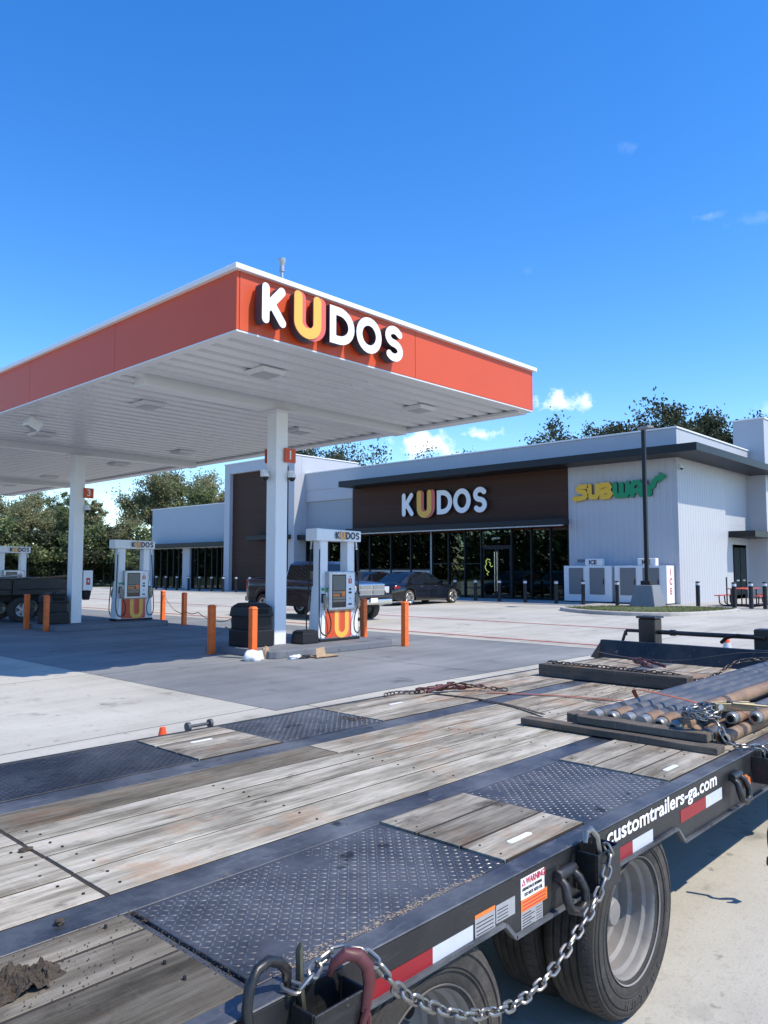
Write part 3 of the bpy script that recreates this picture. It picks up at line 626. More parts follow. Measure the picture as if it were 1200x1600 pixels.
def dispenser(loc, label, num):
    """local: front faces -y, x right; width 1.17, depth .62"""
    r = empty('fuel_dispenser', loc, label, 'fuel pump', 'fuel dispensers under the canopy')
    for face in (1, -1):
        pass
    mb = MB(); mb.box((-.58, -.32, 0), (.58, .32, .06)); part('base_plinth', mb, 'dark', r, .01)
    mb = MB(); mb.prism([(-.54, .06), (.54, .06), (.50, .62), (.50, 1.02), (-.50, 1.02), (-.50, .62)], 'y', -.28, .28); part('lower_cabinet', mb, 'whitegloss', r, .012, 2)
    # side skirts bulging near the nozzles
    for s in (-1, 1):
        mb = MB(); mb.prism([(s*.505, .07), (s*.585, .07), (s*.56, .55), (s*.50, 1.15), (s*.47, 1.15)], 'y', -.23, .23); part('side_skirt', mb, 'whitegloss', r, .01, 2)
        mb = MB(); mb.box((s*.50 if s < 0 else .29, -.17, 1.0), (-.29 if s < 0 else .50, .17, 2.12)); part('upright', mb, 'whitegloss', r, .012, 2)
    mb = MB(); mb.prism([(-.66, 2.10), (.60, 2.10), (.60, 2.33), (-.66, 2.36)], 'y', -.33, .33)
    for i, v in enumerate(mb.v):
        if v[0] < -.6: mb.v[i] = (v[0], v[1]*.82, v[2])
    tp = part('topper', mb, 'whitegloss', r, .02, 2)
    for s in (-1, 1):
        fr = mk('wordmark', None, tp); fr.location = (-.16 if s < 0 else .16, s*.3306, 2.145); fr.rotation_euler = (0, 0, 0 if s < 0 else pi)
        wordmark(fr, .158, .004, 'ltr_dark', 'ltr_dark', yoff=-.001, flatu=True)
        # electronics head
        rot = Matrix.Rotation(0 if s < 0 else pi, 4, 'Z')
        def P(nm, mb, m, bev=.0, par=r, **k): mb.xf(rot); return part(nm, mb, m, par, bev, **k)
        mb = MB(); mb.prism([(-.36, .64), (.40, .64), (.40, 1.46), (-.36, 1.46)], 'y', -.37, -.10); hd = P('display_head', mb, 'alu', .02)
        mb = MB(); mb.box((-.32, -.376, .69), (.365, -.371, 1.41)); P('display_bezel', mb, 'whitegloss', .003)
        mb = MB(); mb.box((-.29, -.381, .70), (.12, -.377, 1.395)); sc = P('screen', mb, 'screen')
        mb = MB(); mb.box((-.265, -.3835, 1.06), (.095, -.3815, 1.365)); P('screen_image', mb, 'scr_grey', par=sc)
        for q, c in enumerate(('scr_tan', 'stk_orange', 'scr_tan', 'scr_tan')):
            mb = MB(); mb.box((-.265, -.3835, .995-q*.06), (.095 if c == 'scr_tan' else -.06, -.3815, 1.042-q*.06)); P('screen_image', mb, c, par=sc)
        mb = MB(); mb.box((-.01, -.3838, .93), (.095, -.3816, 1.043)); P('screen_image', mb, 'stk_orange', par=sc)
        mb = MB(); mb.box((.19, -.3795, 1.20), (.29, -.3765, 1.31)); pl = P('pump_number', mb, 'orange')
        tx = mk('digit', text_mesh(num[0 if s < 0 else 1], .1, 'white', .001, .002), pl); tx.matrix_local = rot @ Matrix.Translation((.24, -.381, 1.255))
        for (a, b, c, d) in ((.205, 1.06, .275, 1.10), (.195, .985, .285, 1.03), (.225, .87, .255, .895), (.19, .745, .29, .78), (.225, 1.335, .25, 1.36)):
            mb = MB(); mb.box((a, -.379, b), (c, -.3765, d)); P('card_reader', mb, 'dark')
        # lower graphic: orange field with the yellow U
        mb = MB(); mb.box((-.42, -.2925, .075), (.33, -.2805, .63)); gp = P('graphic_panel', mb, 'orange', par=r)
        mb = MB(); mb.box((.335, -.288, .075), (.53, -.2805, .63)); P('panel_margin', mb, 'whitegloss')
        mb = MB(); mb.stroke([(-.065, .627)]+arcpts(.10, .27, .165, .165, 180, 360, 14)+[(.265, .627)], .13, -.2965, -.2928, False, 0, 0, cap=False); P('graphic_mark', mb, 'coral', par=gp)
        mb = MB(); mb.stroke([(-.105, .627)]+arcpts(.045, .265, .15, .15, 180, 360, 14)+[(.195, .627)], .11, -.2985, -.2945, False, 0, 0, cap=False); P('graphic_mark', mb, 'yellow', par=gp)
        mb = MB(); mb.box((-.50, -.2845, 1.06), (-.39, -.2806 if 0 else -.18, 1.11)); P('grade_label', mb, 'subgrn')
        # nozzles, boots, hoses
        for sx in (-1, 1):
            X = sx*.455
            mb = MB(); mb.box((X-.05, -.30, .80), (X+.05, -.10, 1.0)); P('nozzle_boot', mb, 'dark', .01)
            mb = MB(); mb.tube([(X, -.31, .95), (X+.01*sx, -.37, .86), (X+.02*sx, -.40, .74), (X+.03*sx, -.37, .66)], [.045, .062, .058, .03], 9); P('nozzle', mb, 'khaki', smooth=True)
            a = sx*.60
            pts = [(sx*.53, -.20, 2.10), (sx*.56, -.22, 1.6), (sx*.58, -.26, 1.0), (sx*.60, -.30, .5), (sx*.58, -.33, .24), (sx*.48, -.37, .14), (sx*.36, -.40, .22), (sx*.34, -.41, .42), (sx*.40, -.40, .60), (sx*.45, -.39, .70)]
            sp = [Vector(p) for p in pts]; cur = []
            for i in range(len(sp)-1):
                p0, p1, p2, p3 = sp[max(0, i-1)], sp[i], sp[i+1], sp[min(len(sp)-1, i+2)]
                for t in (0, .33, .66): cur.append(.5*((2*p1)+(-p0+p2)*t+(2*p0-5*p1+4*p2-p3)*t*t+(-p0+3*p1-3*p2+p3)*t**3))
            cur.append(sp[-1]); mb = MB(); mb.tube(cur, .015, 7); P('hose', mb, 'black')
            mb = MB(); mb.tube([(sx*.53, -.20, 2.11), (sx*.535, -.21, 1.98)], .022, 8); mb.lathe([(.0, 1.93), (.03, 1.93), (.03, 1.97), (.0, 1.97)], (sx*.54, -.21, 0), n=8); P('swivel', mb, 'alu')
    return r
d1 = dispenser((11.72, 12.44, .15), 'white fuel pump showing number 1, nearest the parked pickup', ('1', '2'))
d2 = dispenser((11.95, 21.64, .15), 'white fuel pump showing number 3, on the middle pump island', ('3', '4'))
d3 = dispenser((11.95, 30.84, .15), 'white fuel pump at the far left, half hidden by the dark flatbed', ('5', '6'))

for d_ in (d1, d2, d3): d_.scale = (1.03, .68, 1.03)
# orange guard posts
def obollard():
    mb = MB(); mb.box((-.062, -.062, 0), (.062, .062, .94)); return mb.mesh('post', [M['bollorange']], .006), MB().frustum((-.075, -.075, .94), (.075, .075, .985), .03).mesh('cap', [M['bollorange']], .006)
pm_, pc_ = obollard()
OB = [((9.02, 13.15), 'orange square guard post left of the black waste bin'), ((9.12, 11.93), 'orange square guard post standing in front of the black waste bin'),
      ((12.86, 11.36), 'orange square guard post right of the pump, by the red line'), ((13.28, 13.05), 'orange square guard post half hidden behind pump one'),
      ((9.12, 22.35), 'orange guard post at far left in front of the dark flatbed, left one'), ((9.18, 21.2), 'orange guard post at far left in front of the dark flatbed, right one'),
      ((13.75, 22.85), 'orange guard post beside the middle pump with a rope tied to it'), ((13.0, 20.4), 'orange guard post between the two pumps with the rope behind it')]
for (x, y), lb in OB:
    o = empty('guard_post', (x, y, .004), lb, 'bollard', 'orange guard posts round the pump islands', rz=0); mk('post', pm_, o); mk('cap', pc_, o)
# rope slung from one post
pts = [(13.75, 22.78, .86), (13.5, 22.0, .55), (13.2, 21.0, .36), (13.02, 20.32, .40), (12.7, 19.2, .45), (12.0, 17.4, .34), (11.4, 15.8, .47), (10.6, 14.6, .40), (9.9, 13.9, .46), (9.15, 13.22, .40), (9.05, 13.22, .30)]
cur = []
for i in range(len(pts)-1):
    a, b = Vector(pts[i]), Vector(pts[i+1])
    for t in (0, .25, .5, .75): cur.append(a.lerp(b, t)+Vector((0, 0, -.05*sin(pi*t))))
mb = MB(); mb.tube(cur, .012, 6)
mk('rope', mb.mesh('rope', [M['rope']]), None, 'tan rope sagging between the orange guard posts', 'rope')
# waste bins
def bin_():
    r = empty('waste_bin', (9.68, 12.72, .15), 'black moulded waste bin beside the near canopy column', 'bin', 'waste bins on the pump islands')
    mb = MB(); mb.box((-.30, -.36, 0), (.30, .36, .34)); part('lower_tub', mb, 'black', r, .03, 2)
    mb = MB(); mb.box((-.265, -.325, .335), (.265, .325, .60)); part('waist', mb, 'black', r, .02, 2)
    mb = MB(); mb.frustum((-.30, -.36, .595), (.30, .36, .80), .03); part('hood', mb, 'black', r, .03, 2)
    mb = MB(); mb.frustum((-.26, -.32, .80), (.26, .32, .87), .09); part('lid', mb, 'black', r, .02, 2)
    mb = MB(); mb.tube([(.02, -.1, .85), (.02, -.08, .90), (.02, .1, .90), (.02, .12, .85)], .022, 8); part('handle', mb, 'black', r)
    mb = MB(); mb.box((-.16, -.364, .66), (.16, -.34, .76)); part('slot', mb, 'pipein', r)
    return r
bn = bin_()
dup(bn, (9.68, 21.92, .15), None, 'black moulded waste bin behind the two far-left orange guard posts')
sb = empty('squeegee_box', (10.78, 12.32, .15), 'low black plastic box at the foot of the near canopy column', 'box')
mb = MB(); mb.frustum((-.24, -.2, 0), (.24, .2, .24), .025); part('body', mb, 'black', sb, .03, 2)
mb = MB(); mb.frustum((-.22, -.18, .24), (.22, .18, .28), .06); part('lid', mb, 'black', sb, .02, 2)
# windscreen service unit on the middle column
wu = empty('windscreen_service_unit', (10.57, 21.78, .8), 'white towel box with red emblem hung beside the middle canopy column', 'dispenser')
mb = MB(); mb.box((-.14, -.12, .28), (.14, .12, .86)); part('towel_box', mb, 'whitegloss', wu, .015, 2)
mb = MB(); mb.frustum((-.12, -.11, .27), (.12, .11, 0), .04); part('bucket', mb, 'black', wu, .015)
mb = MB(); mb.box((-.06, -.1235, .44), (.06, -.1205, .64)); em = part('emblem', mb, 'red', wu)
tx = mk('digit', text_mesh('4', .12, 'white', .001, .003), em); tx.location = (0, -.126, .54)
# pump number signs and cameras on columns
def numsign(loc, rz, n, lb):
    r = empty('pump_number_sign', loc, lb, 'sign', 'pump number signs', rz)
    mb = MB(); mb.box((-.15, -.012, -.15), (.15, .012, .15)); part('plate', mb, 'red' if 0 else 'orange', r, .004)
    t = mk('digit', text_mesh(n, .27, 'white', .001, .004), r); t.location = (0, -.0145, 0)
numsign((10.44, 12.455, 4.1), 0, '1', 'orange square sign with number 1 on the near column')
numsign((10.27, 12.90, 4.1), 0, '2', 'orange square sign with number 2 half behind the near column')
numsign((10.51, 21.66, 3.92), 0, '3', 'orange square sign with number 3 on the middle column')
def domecam(loc, lb, rz=0, arm=.1, grp='security cameras'):
    r = empty('security_camera', loc, lb, 'camera', grp, rz)
    mb = MB(); mb.box((-.05, .0, -.02), (.05, arm, .12)); mb.lathe([(0, .06), (.07, .05), (.085, 0), (.085, -.03)], (0, 0, 0), n=16); part('housing', mb, 'white', r)
    mb = MB(); mb.lathe([(.075, -.03), (.068, -.07), (.04, -.105), (0, -.115)], n=16); part('dome', mb, 'dome', r)
domecam((10.47, 12.42, 3.66), 'white dome camera on the right face of the near column')
domecam((9.98, 12.70, 3.66), 'white dome camera on the left side of the near column')
domecam((10.47, 21.62, 3.45), 'white dome camera on the middle canopy column')
# litter by the kerb
def blob(name, loc, rad, sc, m, lb, cat, seed, lump=.35, sub=3):
    bm = bmesh.new(); bmesh.ops.create_icosphere(bm, subdivisions=sub, radius=rad); rn = random.Random(seed); ofs = [Vector((rn.uniform(-9, 9), rn.uniform(-9, 9), rn.uniform(-9, 9))) for _ in range(2)]
    from mathutils import noise as N
    for v in bm.verts:
        d = 1+lump*N.noise(v.co*(2.2/rad)+ofs[0])+lump*.6*N.noise(v.co*(5/rad)+ofs[1]); v.co *= d
        v.co = Vector((v.co.x*sc[0], v.co.y*sc[1], max(-.35*rad, v.co.z*sc[2])))
        v.co.z += .35*rad
    me = bpy.data.meshes.new(name); bm.to_mesh(me); bm.free(); me.materials.append(M[m])
    for p in me.polygons: p.use_smooth = m == 'plasticbag'
    return mk(name, me, None, lb, cat, loc=loc)
blob('plastic_bag', (8.95, 11.68, .004), .16, (1.25, .9, .85), 'plasticbag', 'crumpled white plastic bag at the foot of an orange guard post', 'bag', 4, .45)
blob('paper_sack', (9.28, 11.74, .004), .13, (.7, .6, 1.5), 'cardboard', 'brown paper sack leaning on the orange guard post', 'bag', 8, .3)
blob('plastic_wrapper', (9.62, 11.28, .004), .09, (1.6, .8, .5), 'plasticbag', 'small clear plastic wrapper lying beside flattened cardboard', 'litter', 5, .6)
blob('drink_can_litter', (9.82, 11.22, .004), .07, (1.8, .8, .6), 'dark', 'dark crushed litter between plastic wrapper and cardboard', 'litter', 6, .4)
r = empty('flattened_cardboard', (10.2, 11.12, .006), 'flattened brown cardboard lying by the near pump island', 'cardboard')
mb = MB(); mb.add([(-.26, -.12, .0), (.3, -.16, .02), (.36, .1, .01), (.02, .16, .05), (-.24, .14, .02)], [(0, 1, 2, 3, 4)]); mb.add([(-.26, -.12, .0), (.3, -.16, .02), (.36, .1, .01), (.02, .16, .05), (-.24, .14, .02)], [(4, 3, 2, 1, 0)])
for i in range(5, 10): mb.v[i] = (mb.v[i][0], mb.v[i][1], mb.v[i][2]+.012)
part('sheet', mb, 'cardboard', r); mb = MB(); mb.add([(-.26, -.1, .02), (-.05, -.14, .03), (.02, .0, .2), (-.16, .04, .17)], [(0, 1, 2, 3)]); part('flap', mb, 'cardboard', r)
# ================================================================== store
FX = 34.0
st = empty('store_building', (34, 30, .12), 'long white and brown flat-roofed store behind the pumps', 'building')
def sp(nm, a, b, m, bev=.0, parent=st, **k):
    mb = MB(); mb.box(a, b); return part(nm, mb, m, parent, bev, wc=True, **k)
Z0 = .122
# corrugated white end block (ribs along z on front and right side)
def ribbed(axis, a, b, at, z0, z1, pitch=.3, d=.012):
    mb = MB(); n = int((b-a)/pitch); pr = []
    for i in range(n):
        p = a+i*pitch; pr += [(p, 0), (p+pitch*.62, 0), (p+pitch*.70, d), (p+pitch*.92, d)]
    pr.append((b, 0)); q = len(pr)
    if axis == 'y': vs = [(at+t, p, z0) for p, t in pr]+[(at+t, p, z1) for p, t in pr]
    else: vs = [(p, at+t, z0) for p, t in pr]+[(p, at+t, z1) for p, t in pr]
    mb.add(vs, [(i, i+1, q+i+1, q+i) for i in range(q-1)]); return mb
sp('core_wall', (FX+.25, 13.9, 3.96), (52, 48.2, 7.7), 'wallwhite'); sp('core_wall', (FX+.25, 13.9, Z0), (52, 19.15, 3.958), 'wallwhite'); sp('core_wall', (40.6, 19.152, Z0), (52, 48.2, 3.958), 'grey'); sp('core_wall', (FX+.25, 40.1, Z0), (40.59, 48.2, 3.958), 'grey')
# dim shop interior behind the glass
sp('shop_floor', (FX+.2, 19.152, Z0-.05), (40.59, 40.09, Z0+.005), 'floorin'); sp('shop_back_wall', (40.3, 19.2, Z0+.006), (40.55, 40.0, 3.95), 'wallgrey'); sp('fascia_reflection_band', (FX+.3, 24.6, 3.32), (FX+.36, 33.9, 3.95), 'orange'); sp('fascia_reflection_band', (FX+.3, 19.3, 3.32), (FX+.36, 22.6, 3.95), 'orange')  # orange bands added inside the glass imitate the canopy fascia's reflection
rsh = random.Random(9)
for i_, y_ in enumerate((20.2, 21.7, 25.4, 27.0, 28.7, 30.3, 31.9, 33.3)):
    sh = empty('shop_shelf', (FX+2.2, y_, Z0+.006), 'dim shop shelf behind the glass, %s from the right' % ['first', 'second', 'third', 'fourth', 'fifth', 'sixth', 'seventh', 'eighth'][i_], 'shelf', 'shop shelves behind the windows')
    mb = MB(); mb.box((-.25, -.5, 0), (.25, .5, .08)); mb.box((-.02, -.5, .08), (.02, .5, 1.55))
    for k_ in range(3): mb.box((-.24, -.5, .45+k_*.4), (-.021, .5, .47+k_*.4))
    part('frame', mb, 'grey', sh)
    for k_ in range(4):
        mb = MB(); y0_ = -.48
        while y0_ < .4:
            w_ = rsh.uniform(.08, .2); mb.box((-.22, y0_, .085+k_*.4 if k_ == 0 else .072+k_*.4), (-.05, y0_+w_-.015, .08+k_*.4+rsh.uniform(.16, .3))); y0_ += w_
        part('goods', mb, 'goods', sh, color=rsh.choice([(.9, .2, .1), (.9, .7, .2), (.3, .5, .9), (.9, .9, .9), (.3, .7, .3)]), kind='stuff')
part('corrugated_wall', ribbed('y', 13.75, 19.2, FX, Z0, 6.9), 'wallwhite', st, wc=True)
part('corrugated_wall', ribbed('x', FX, 40.0, 13.75, Z0, 6.9), 'wallwhite', st, wc=True)
sp('corner_trim', (FX-.02, 13.72, Z0), (FX+.07, 13.81, 6.9), 'wallwhite')
sp('parapet', (FX-.03, 13.70, 6.9), (FX+.3, 40.1, 8.02), 'wallwhite', .01)
sp('parapet', (FX+.302, 13.70, 6.9), (45.0, 13.95, 8.02), 'wallwhite', .01)
sp('parapet_cap', (FX-.08, 13.65, 8.022), (FX+.36, 40.1, 8.10), 'cap', .008)
sp('parapet_cap', (FX+.362, 13.65, 8.022), (45.0, 14.01, 8.10), 'cap', .008)
# wrap-round overhang
sp('overhang', (32.45, 12.25, 6.70), (FX-.032, 34.1, 7.05), 'dark', .01); sp('overhang', (FX-.03, 12.25, 6.701), (48.0, 13.698, 7.049), 'dark', .01)
# brown sign band
sp('sign_band', (FX-.06, 19.21, 3.98), (FX+.24, 34.36, 6.698), 'brown')
# canopy strip over the windows
sp('window_awning', (FX-.75, 19.15, 3.86), (FX-.062, 34.3, 4.16), 'dark', .01)
sp('awning_light_strip', (FX-.70, 19.2, 3.80), (FX-.5, 34.2, 3.858), 'alu')
# glazing
def glaze(ys, z0, z1, spandrel=None, transom=None):
    ys = sorted(ys)
    for a, b in zip(ys[:-1], ys[1:]):
        pz0 = z0
        if spandrel and b <= spandrel[1]+.01 and a >= spandrel[0]-.01:
            sp('spandrel_panel', (FX+.09, a+.04, z0+.05), (FX+.12, b-.04, spandrel[2]), 'frost'); pz0 = spandrel[2]+.05
            sp('transom', (FX+.02, a+.031, spandrel[2]), (FX+.16, b-.031, spandrel[2]+.05), 'dark')
        sp('pane', (FX+.10, a+.03, pz0+.05), (FX+.125, b-.03, z1-.05), 'glass')
        if transom: sp('transom', (FX+.04, a+.031, transom), (FX+.15, b-.031, transom+.05), 'dark')
    for y in ys: sp('mullion', (FX+.0, y-.03, z0), (FX+.18, y+.03, z1), 'dark')
    sp('window_head', (FX+.001, ys[0]-.03, z1), (FX+.2, ys[-1]+.03, z1+.1), 'dark'); sp('window_sill', (FX-.02, ys[0]-.03, z0-.001), (FX+.2, ys[-1]+.03, z0+.05), 'dark')
glaze([28.09, 29.6, 31.18, 32.95, 33.9], Z0, 3.78, spandrel=(28, 34, 1.62))
glaze([24.55, 25.67, 26.79, 28.09-.12], Z0, 3.78, transom=1.95)
sp('white_mullion', (FX-.01, 27.99, Z0), (FX+.19, 28.055, 3.78), 'frost')
glaze([19.24, 20.28, 21.41, 22.6], Z0, 3.78)
# entrance
for a, b in ((22.68, 23.56), (23.60, 24.48)):
    dr = sp('door', (FX+.09, a, Z0+.02), (FX+.13, b, 2.85), 'dark'); mb = MB(); mb.box((FX+.08, a+.09, Z0+.2), (FX+.135, b-.09, 2.75)); part('pane', mb, 'glass', dr, wc=True)
    hx = b-.06 if b < 23.58 else a+.06
    mb = MB(); mb.tube([(FX+.02, hx, .5), (FX+.02, hx, 2.6)], .022, 8); part('handle', mb, 'chrome', dr, wc=True)
sp('pane', (FX+.10, 22.68, 2.95), (FX+.125, 24.48, 3.73), 'glass'); sp('transom', (FX+.03, 22.64, 2.86), (FX+.17, 24.52, 2.94), 'dark'); sp('window_head', (FX+.001, 22.64, 3.78), (FX+.2, 24.515, 3.88), 'dark')
tx = mk('door_number', text_mesh('3000 FM', .13, 'white', .001, .002), st); tx.location = Vector((FX+.098, 23.6, 3.32))-st.location; tx.rotation_euler = (0, 0, -pi/2)
nl = MB(); nl.tube([(FX+.06, 24.1+dy, 1.55+dz) for dy, dz in ((-.12, .62), (.05, .68), (.16, .55), (.12, .40), (.22, .25), (.12, .05), (-.05, .0), (.1, -.12), (.02, -.2))], .018, 6)
nl.tube([(FX+.06, 24.02+dy, 1.55+dz) for dy, dz in ((.02, .5), (-.08, .45), (-.02, .34), (-.12, .25), (-.22, .30))], .018, 6)
mk('neon_sign', nl.mesh('neon_sign', [M['neon']]), None, 'small yellow-green neon squiggle in the left entrance door', 'sign')
# grey link section
sp('stucco_wall', (FX+.12, 34.37, 3.95), (FX+.24, 38.88, 6.896), 'wallgrey'); sp('parapet_band', (FX+.0, 34.37, 6.15), (FX+.119, 38.88, 6.898), 'wallwhite')
sp('window_awning', (FX-.75, 34.37, 3.6), (FX+.118, 38.88, 3.92), 'dark', .01)
glaze([34.4, 35.5, 36.6, 37.7, 38.8], Z0, 3.55)
# portal tower
TX = 33.0
sp('tower_frame', (TX, 38.9, Z0), (TX+.6, 39.5, 9.25), 'wallwhite', .01); sp('tower_frame', (TX, 46.1, Z0), (TX+.6, 46.75, 9.25), 'wallwhite', .01); sp('tower_frame', (TX+.001, 39.502, 8.55), (TX+.6, 46.098, 9.25), 'wallwhite', .01)
sp('tower_back', (TX+.602, 38.9, Z0), (TX+6, 46.74, 9.23), 'wallwhite'); sp('tower_cap', (TX-.05, 38.85, 9.252), (TX+6, 46.8, 9.32), 'cap', .008)
sp('tower_cladding', (TX+.28, 39.503, Z0), (TX+.599, 46.097, 8.548), 'brown')
sp('tower_slot', (TX+.20, 41.5, Z0), (TX+.279, 42.1, 6.3), 'dark'); sp('tower_awning', (TX-.7, 39.2, 3.65), (TX+.278, 43.2, 3.95), 'dark', .01)
# left wing
sp('stucco_wall', (FX+.1, 46.76, 3.72), (FX+.3, 58.6, 6.62), 'wallpale'); sp('end_wall', (FX+.302, 46.76, Z0), (50, 58.59, 6.6), 'wallpale'); sp('wing_cap', (FX+.05, 46.81, 6.622), (FX+.36, 58.66, 6.69), 'cap')
sp('window_awning', (FX-.8, 46.77, 3.38), (FX+.099, 57.9, 3.70), 'dark', .01); sp('awning_light_strip', (FX-.3, 46.8, 3.30), (FX-.1, 57.8, 3.378), 'alu')
glaze([46.9, 47.7, 48.4, 49.0, 49.7, 50.6, 51.6, 52.46], Z0, 3.3); glaze([53.54, 54.3, 55.1, 56.0, 57.0, 58.0], Z0, 3.3)
sp('wing_column', (FX-.15, 52.5, Z0), (FX+.15, 53.5, 3.378), 'wallwhite', .01); sp('wing_column', (FX-.05, 58.05, Z0), (FX+.29, 58.58, 3.7), 'wallpale')
# right side: recessed bay with door, end tower
sp('recess_wall', (40.0, 13.98, Z0), (43.6, 14.1, 6.9), 'wallgrey'); sp('tower_frame', (43.7, 12.9, Z0), (44.6, 14.5, 9.75), 'wallwhite', .01); sp('tower_cladding', (44.601, 13.1, Z0), (50, 14.4, 8.9), 'brown'); sp('tower_frame', (44.601, 12.9, 8.902), (50.5, 14.5, 9.75), 'wallwhite', .01); sp('tower_cap', (43.65, 12.85, 9.752), (50.5, 14.55, 9.83), 'cap')
d = sp('door', (41.3, 13.90, Z0+.02), (43.35, 13.979, 2.95), 'dark')
for a in (41.45, 42.38):
    mb = MB(); mb.box((a, 13.893, .35), (a+.84, 13.899, 2.8)); part('pane', mb, 'glass', d, wc=True); mb = MB(); mb.box((a+.25, 13.86, 1.05), (a+.6, 13.892, 1.13)); part('handle', mb, 'alu', d, wc=True)
sp('side_awning', (40.75, 12.6, 3.3), (44.9, 13.978, 3.62), 'dark', .01)
domecam((34.25, 13.62, 6.25), 'white dome camera high on the corner of the store', 0, .12)
# wall sign: same wordmark
sg2 = empty('store_letter_sign', (FX-.14, 29.98, 4.75), 'white KUDOS letters with yellow U on the brown store front', 'sign', rz=-pi/2)
wordmark(sg2, 1.36, .16, 'ltr_white', 'ltr_side', yoff=.0)
# sandwich-shop sign: heavy letters, arrows at both ends
sw = empty('sandwich_shop_sign', (FX-.05, 18.72, 5.02), 'yellow and green SUBWAY letters with arrows on the white wall', 'sign', rz=-pi/2)
hh, ww = .74, .235
LT = {'S': [[(.55, .62), (.24, .64), (.13, .52), (.22, .42), (.45, .37), (.54, .24), (.44, .12), (.20, .09), (.0, .09)]],
      'U': [[(.72, .64), (.72, .24), (.80, .12), (1.02, .12), (1.10, .24), (1.10, .64)]],
      'B': [[(1.32, .09), (1.32, .64), (1.62, .64), (1.70, .53), (1.64, .42), (1.34, .38)], [(1.34, .36), (1.66, .34), (1.74, .22), (1.64, .10), (1.32, .09)]],
      'W': [[(1.96, .64), (1.96, .24), (2.04, .11), (2.18, .11), (2.26, .22), (2.26, .60)], [(2.26, .22), (2.34, .11), (2.48, .11), (2.56, .24), (2.56, .64)]],
      'A': [[(2.76, .09), (2.76, .48), (2.88, .64), (3.06, .64), (3.16, .50), (3.16, .09)], [(2.80, .28), (3.12, .28)]],
      'Y': [[(3.34, .64), (3.36, .46), (3.54, .34), (3.72, .46), (3.76, .62), (3.86, .72), (4.02, .76)], [(3.54, .34), (3.54, .09)]]}
for ch, strokes in LT.items():
    mb = MB(); y = ch in 'SUB'
    for i, s_ in enumerate(strokes): mb.stroke([(p[0]*1.06, p[1]*1.05+.06*(p[0]/4)*0) for p in s_], ww, -.12-.003*i, 0, False, 0, 1)
    if ch == 'S': mb.add([(-.22, -.126, .09), (.04, -.126, .27), (.04, -.126, -.09), (-.22, -.01, .09), (.04, -.01, .27), (.04, -.01, -.09)], [(0, 2, 1), (3, 4, 5), (0, 1, 4, 3), (1, 2, 5, 4), (2, 0, 3, 5)])
    if ch == 'Y': mb.add([(4.56, -.13, .84), (4.24, -.13, 1.06), (4.24, -.13, .60), (4.56, -.01, .84), (4.24, -.01, 1.06), (4.24, -.01, .60)], [(0, 1, 2), (3, 5, 4), (0, 3, 4, 1), (1, 4, 5, 2), (2, 5, 3, 0)])
    mk('letter', mb.mesh('letter', [M['subyel' if y else 'subgrn'], M['ltr_yel_side' if y else 'ltr_grn_side']]), sw)
# ice merchandisers
def icebox(loc, lb, side):
    r = empty('ice_merchandiser', loc, lb, 'ice box', 'ice merchandisers against the store wall', rz=-pi/2)
    mb = MB(); mb.box((0, 0, .05), (2.45, .85, 1.72)); part('cabinet', mb, 'white', r, .02, 2)
    mb = MB(); mb.box((.03, .03, 0), (2.42, .8, .05)); part('plinth', mb, 'dark', r)
    for a in (.28, 1.36):
        mb = MB(); mb.box((a, -.035, .38), (a+.76, -.001, 1.62)); d = part('door', mb, 'icedoor', r, .03, 2); mb = MB(); mb.box((a+.70, -.07, .85), (a+.74, -.036, 1.1)); part('handle', mb, 'dark', d, .004)
    mb = MB(); mb.box((1.1, .05, 1.722), (1.95, .35, 2.05)); t = part('top_sign', mb, 'white', r, .02)
    q = mk('lettering', text_mesh('ICE', .27, 'ink', .002, .012), t); q.location = (1.50, .045, 1.87)
    if side:
        for i, c in enumerate('ICE'):
            q = mk('lettering', text_mesh(c, .40, 'inkred', .002, .012), r); q.location = (2.4545, .42, 1.42-i*.42); q.rotation_euler = (0, 0, pi/2)
icebox((33.1, 19.0, .122), 'white ice box with grey doors next to the store windows', False)
icebox((33.1, 16.40, .122), 'white ice box with red ICE lettering on its end', True)
mb = MB(); mb.box((FX-.02, 18.35, 2.02), (FX-.001, 18.75, 2.16)); mk('notice_plate', mb.mesh('notice_plate', [M['icedoor']]), None, 'tiny dark notice on the white wall above the ice box', 'sign')
# black bollards with a pale reflective cap
bp_ = MB().lathe([(.085, 0), (.085, .84), (.0, .841)], n=14).mesh('post', [M['dark']])
bb_ = MB().lathe([(.086, .90), (.086, 1.0)], n=14).mesh('reflector', [M['stk_white']])
bc_ = MB().lathe([(.0885, .84), (.0885, .90), (.06, .901), (.06, .999), (.0885, 1.0), (.0885, 1.04), (.07, 1.06), (0, 1.062)], n=14).mesh('cap', [M['dark']])
def bbol(x, y, z, lb):
    o = empty('black_bollard', (x, y, z), lb, 'bollard', 'black bollards along the store front'); mk('post', bp_, o); mk('reflector', bb_, o); mk('cap', bc_, o)
row = [(31.0, 24.0, 'by the nose of the black sedan'), (31.0, 22.72, 'in front of the left entrance door'), (31.0, 21.3, 'in front of the right entrance door'), (31.0, 19.85, 'before the windows right of the entrance'),
       (31.0, 18.2, 'at the left end of the ice boxes'), (31.0, 16.85, 'in front of the first ice box'), (31.0, 15.25, 'left of the lamp base, before the second ice box'), (31.0, 13.9, 'right of the lamp post base, before the ICE lettering'),
       (32.26, 12.3, 'left of the red picnic tables'), (31.2, 10.5, 'in front of the red picnic tables, left of three'), (32.2, 10.2, 'in front of the red picnic tables, middle of three'), (32.6, 9.8, 'at the right edge of the picture by the picnic tables')]
for x, y, t in row: bbol(x, y, .122, 'black bollard with pale band '+t)
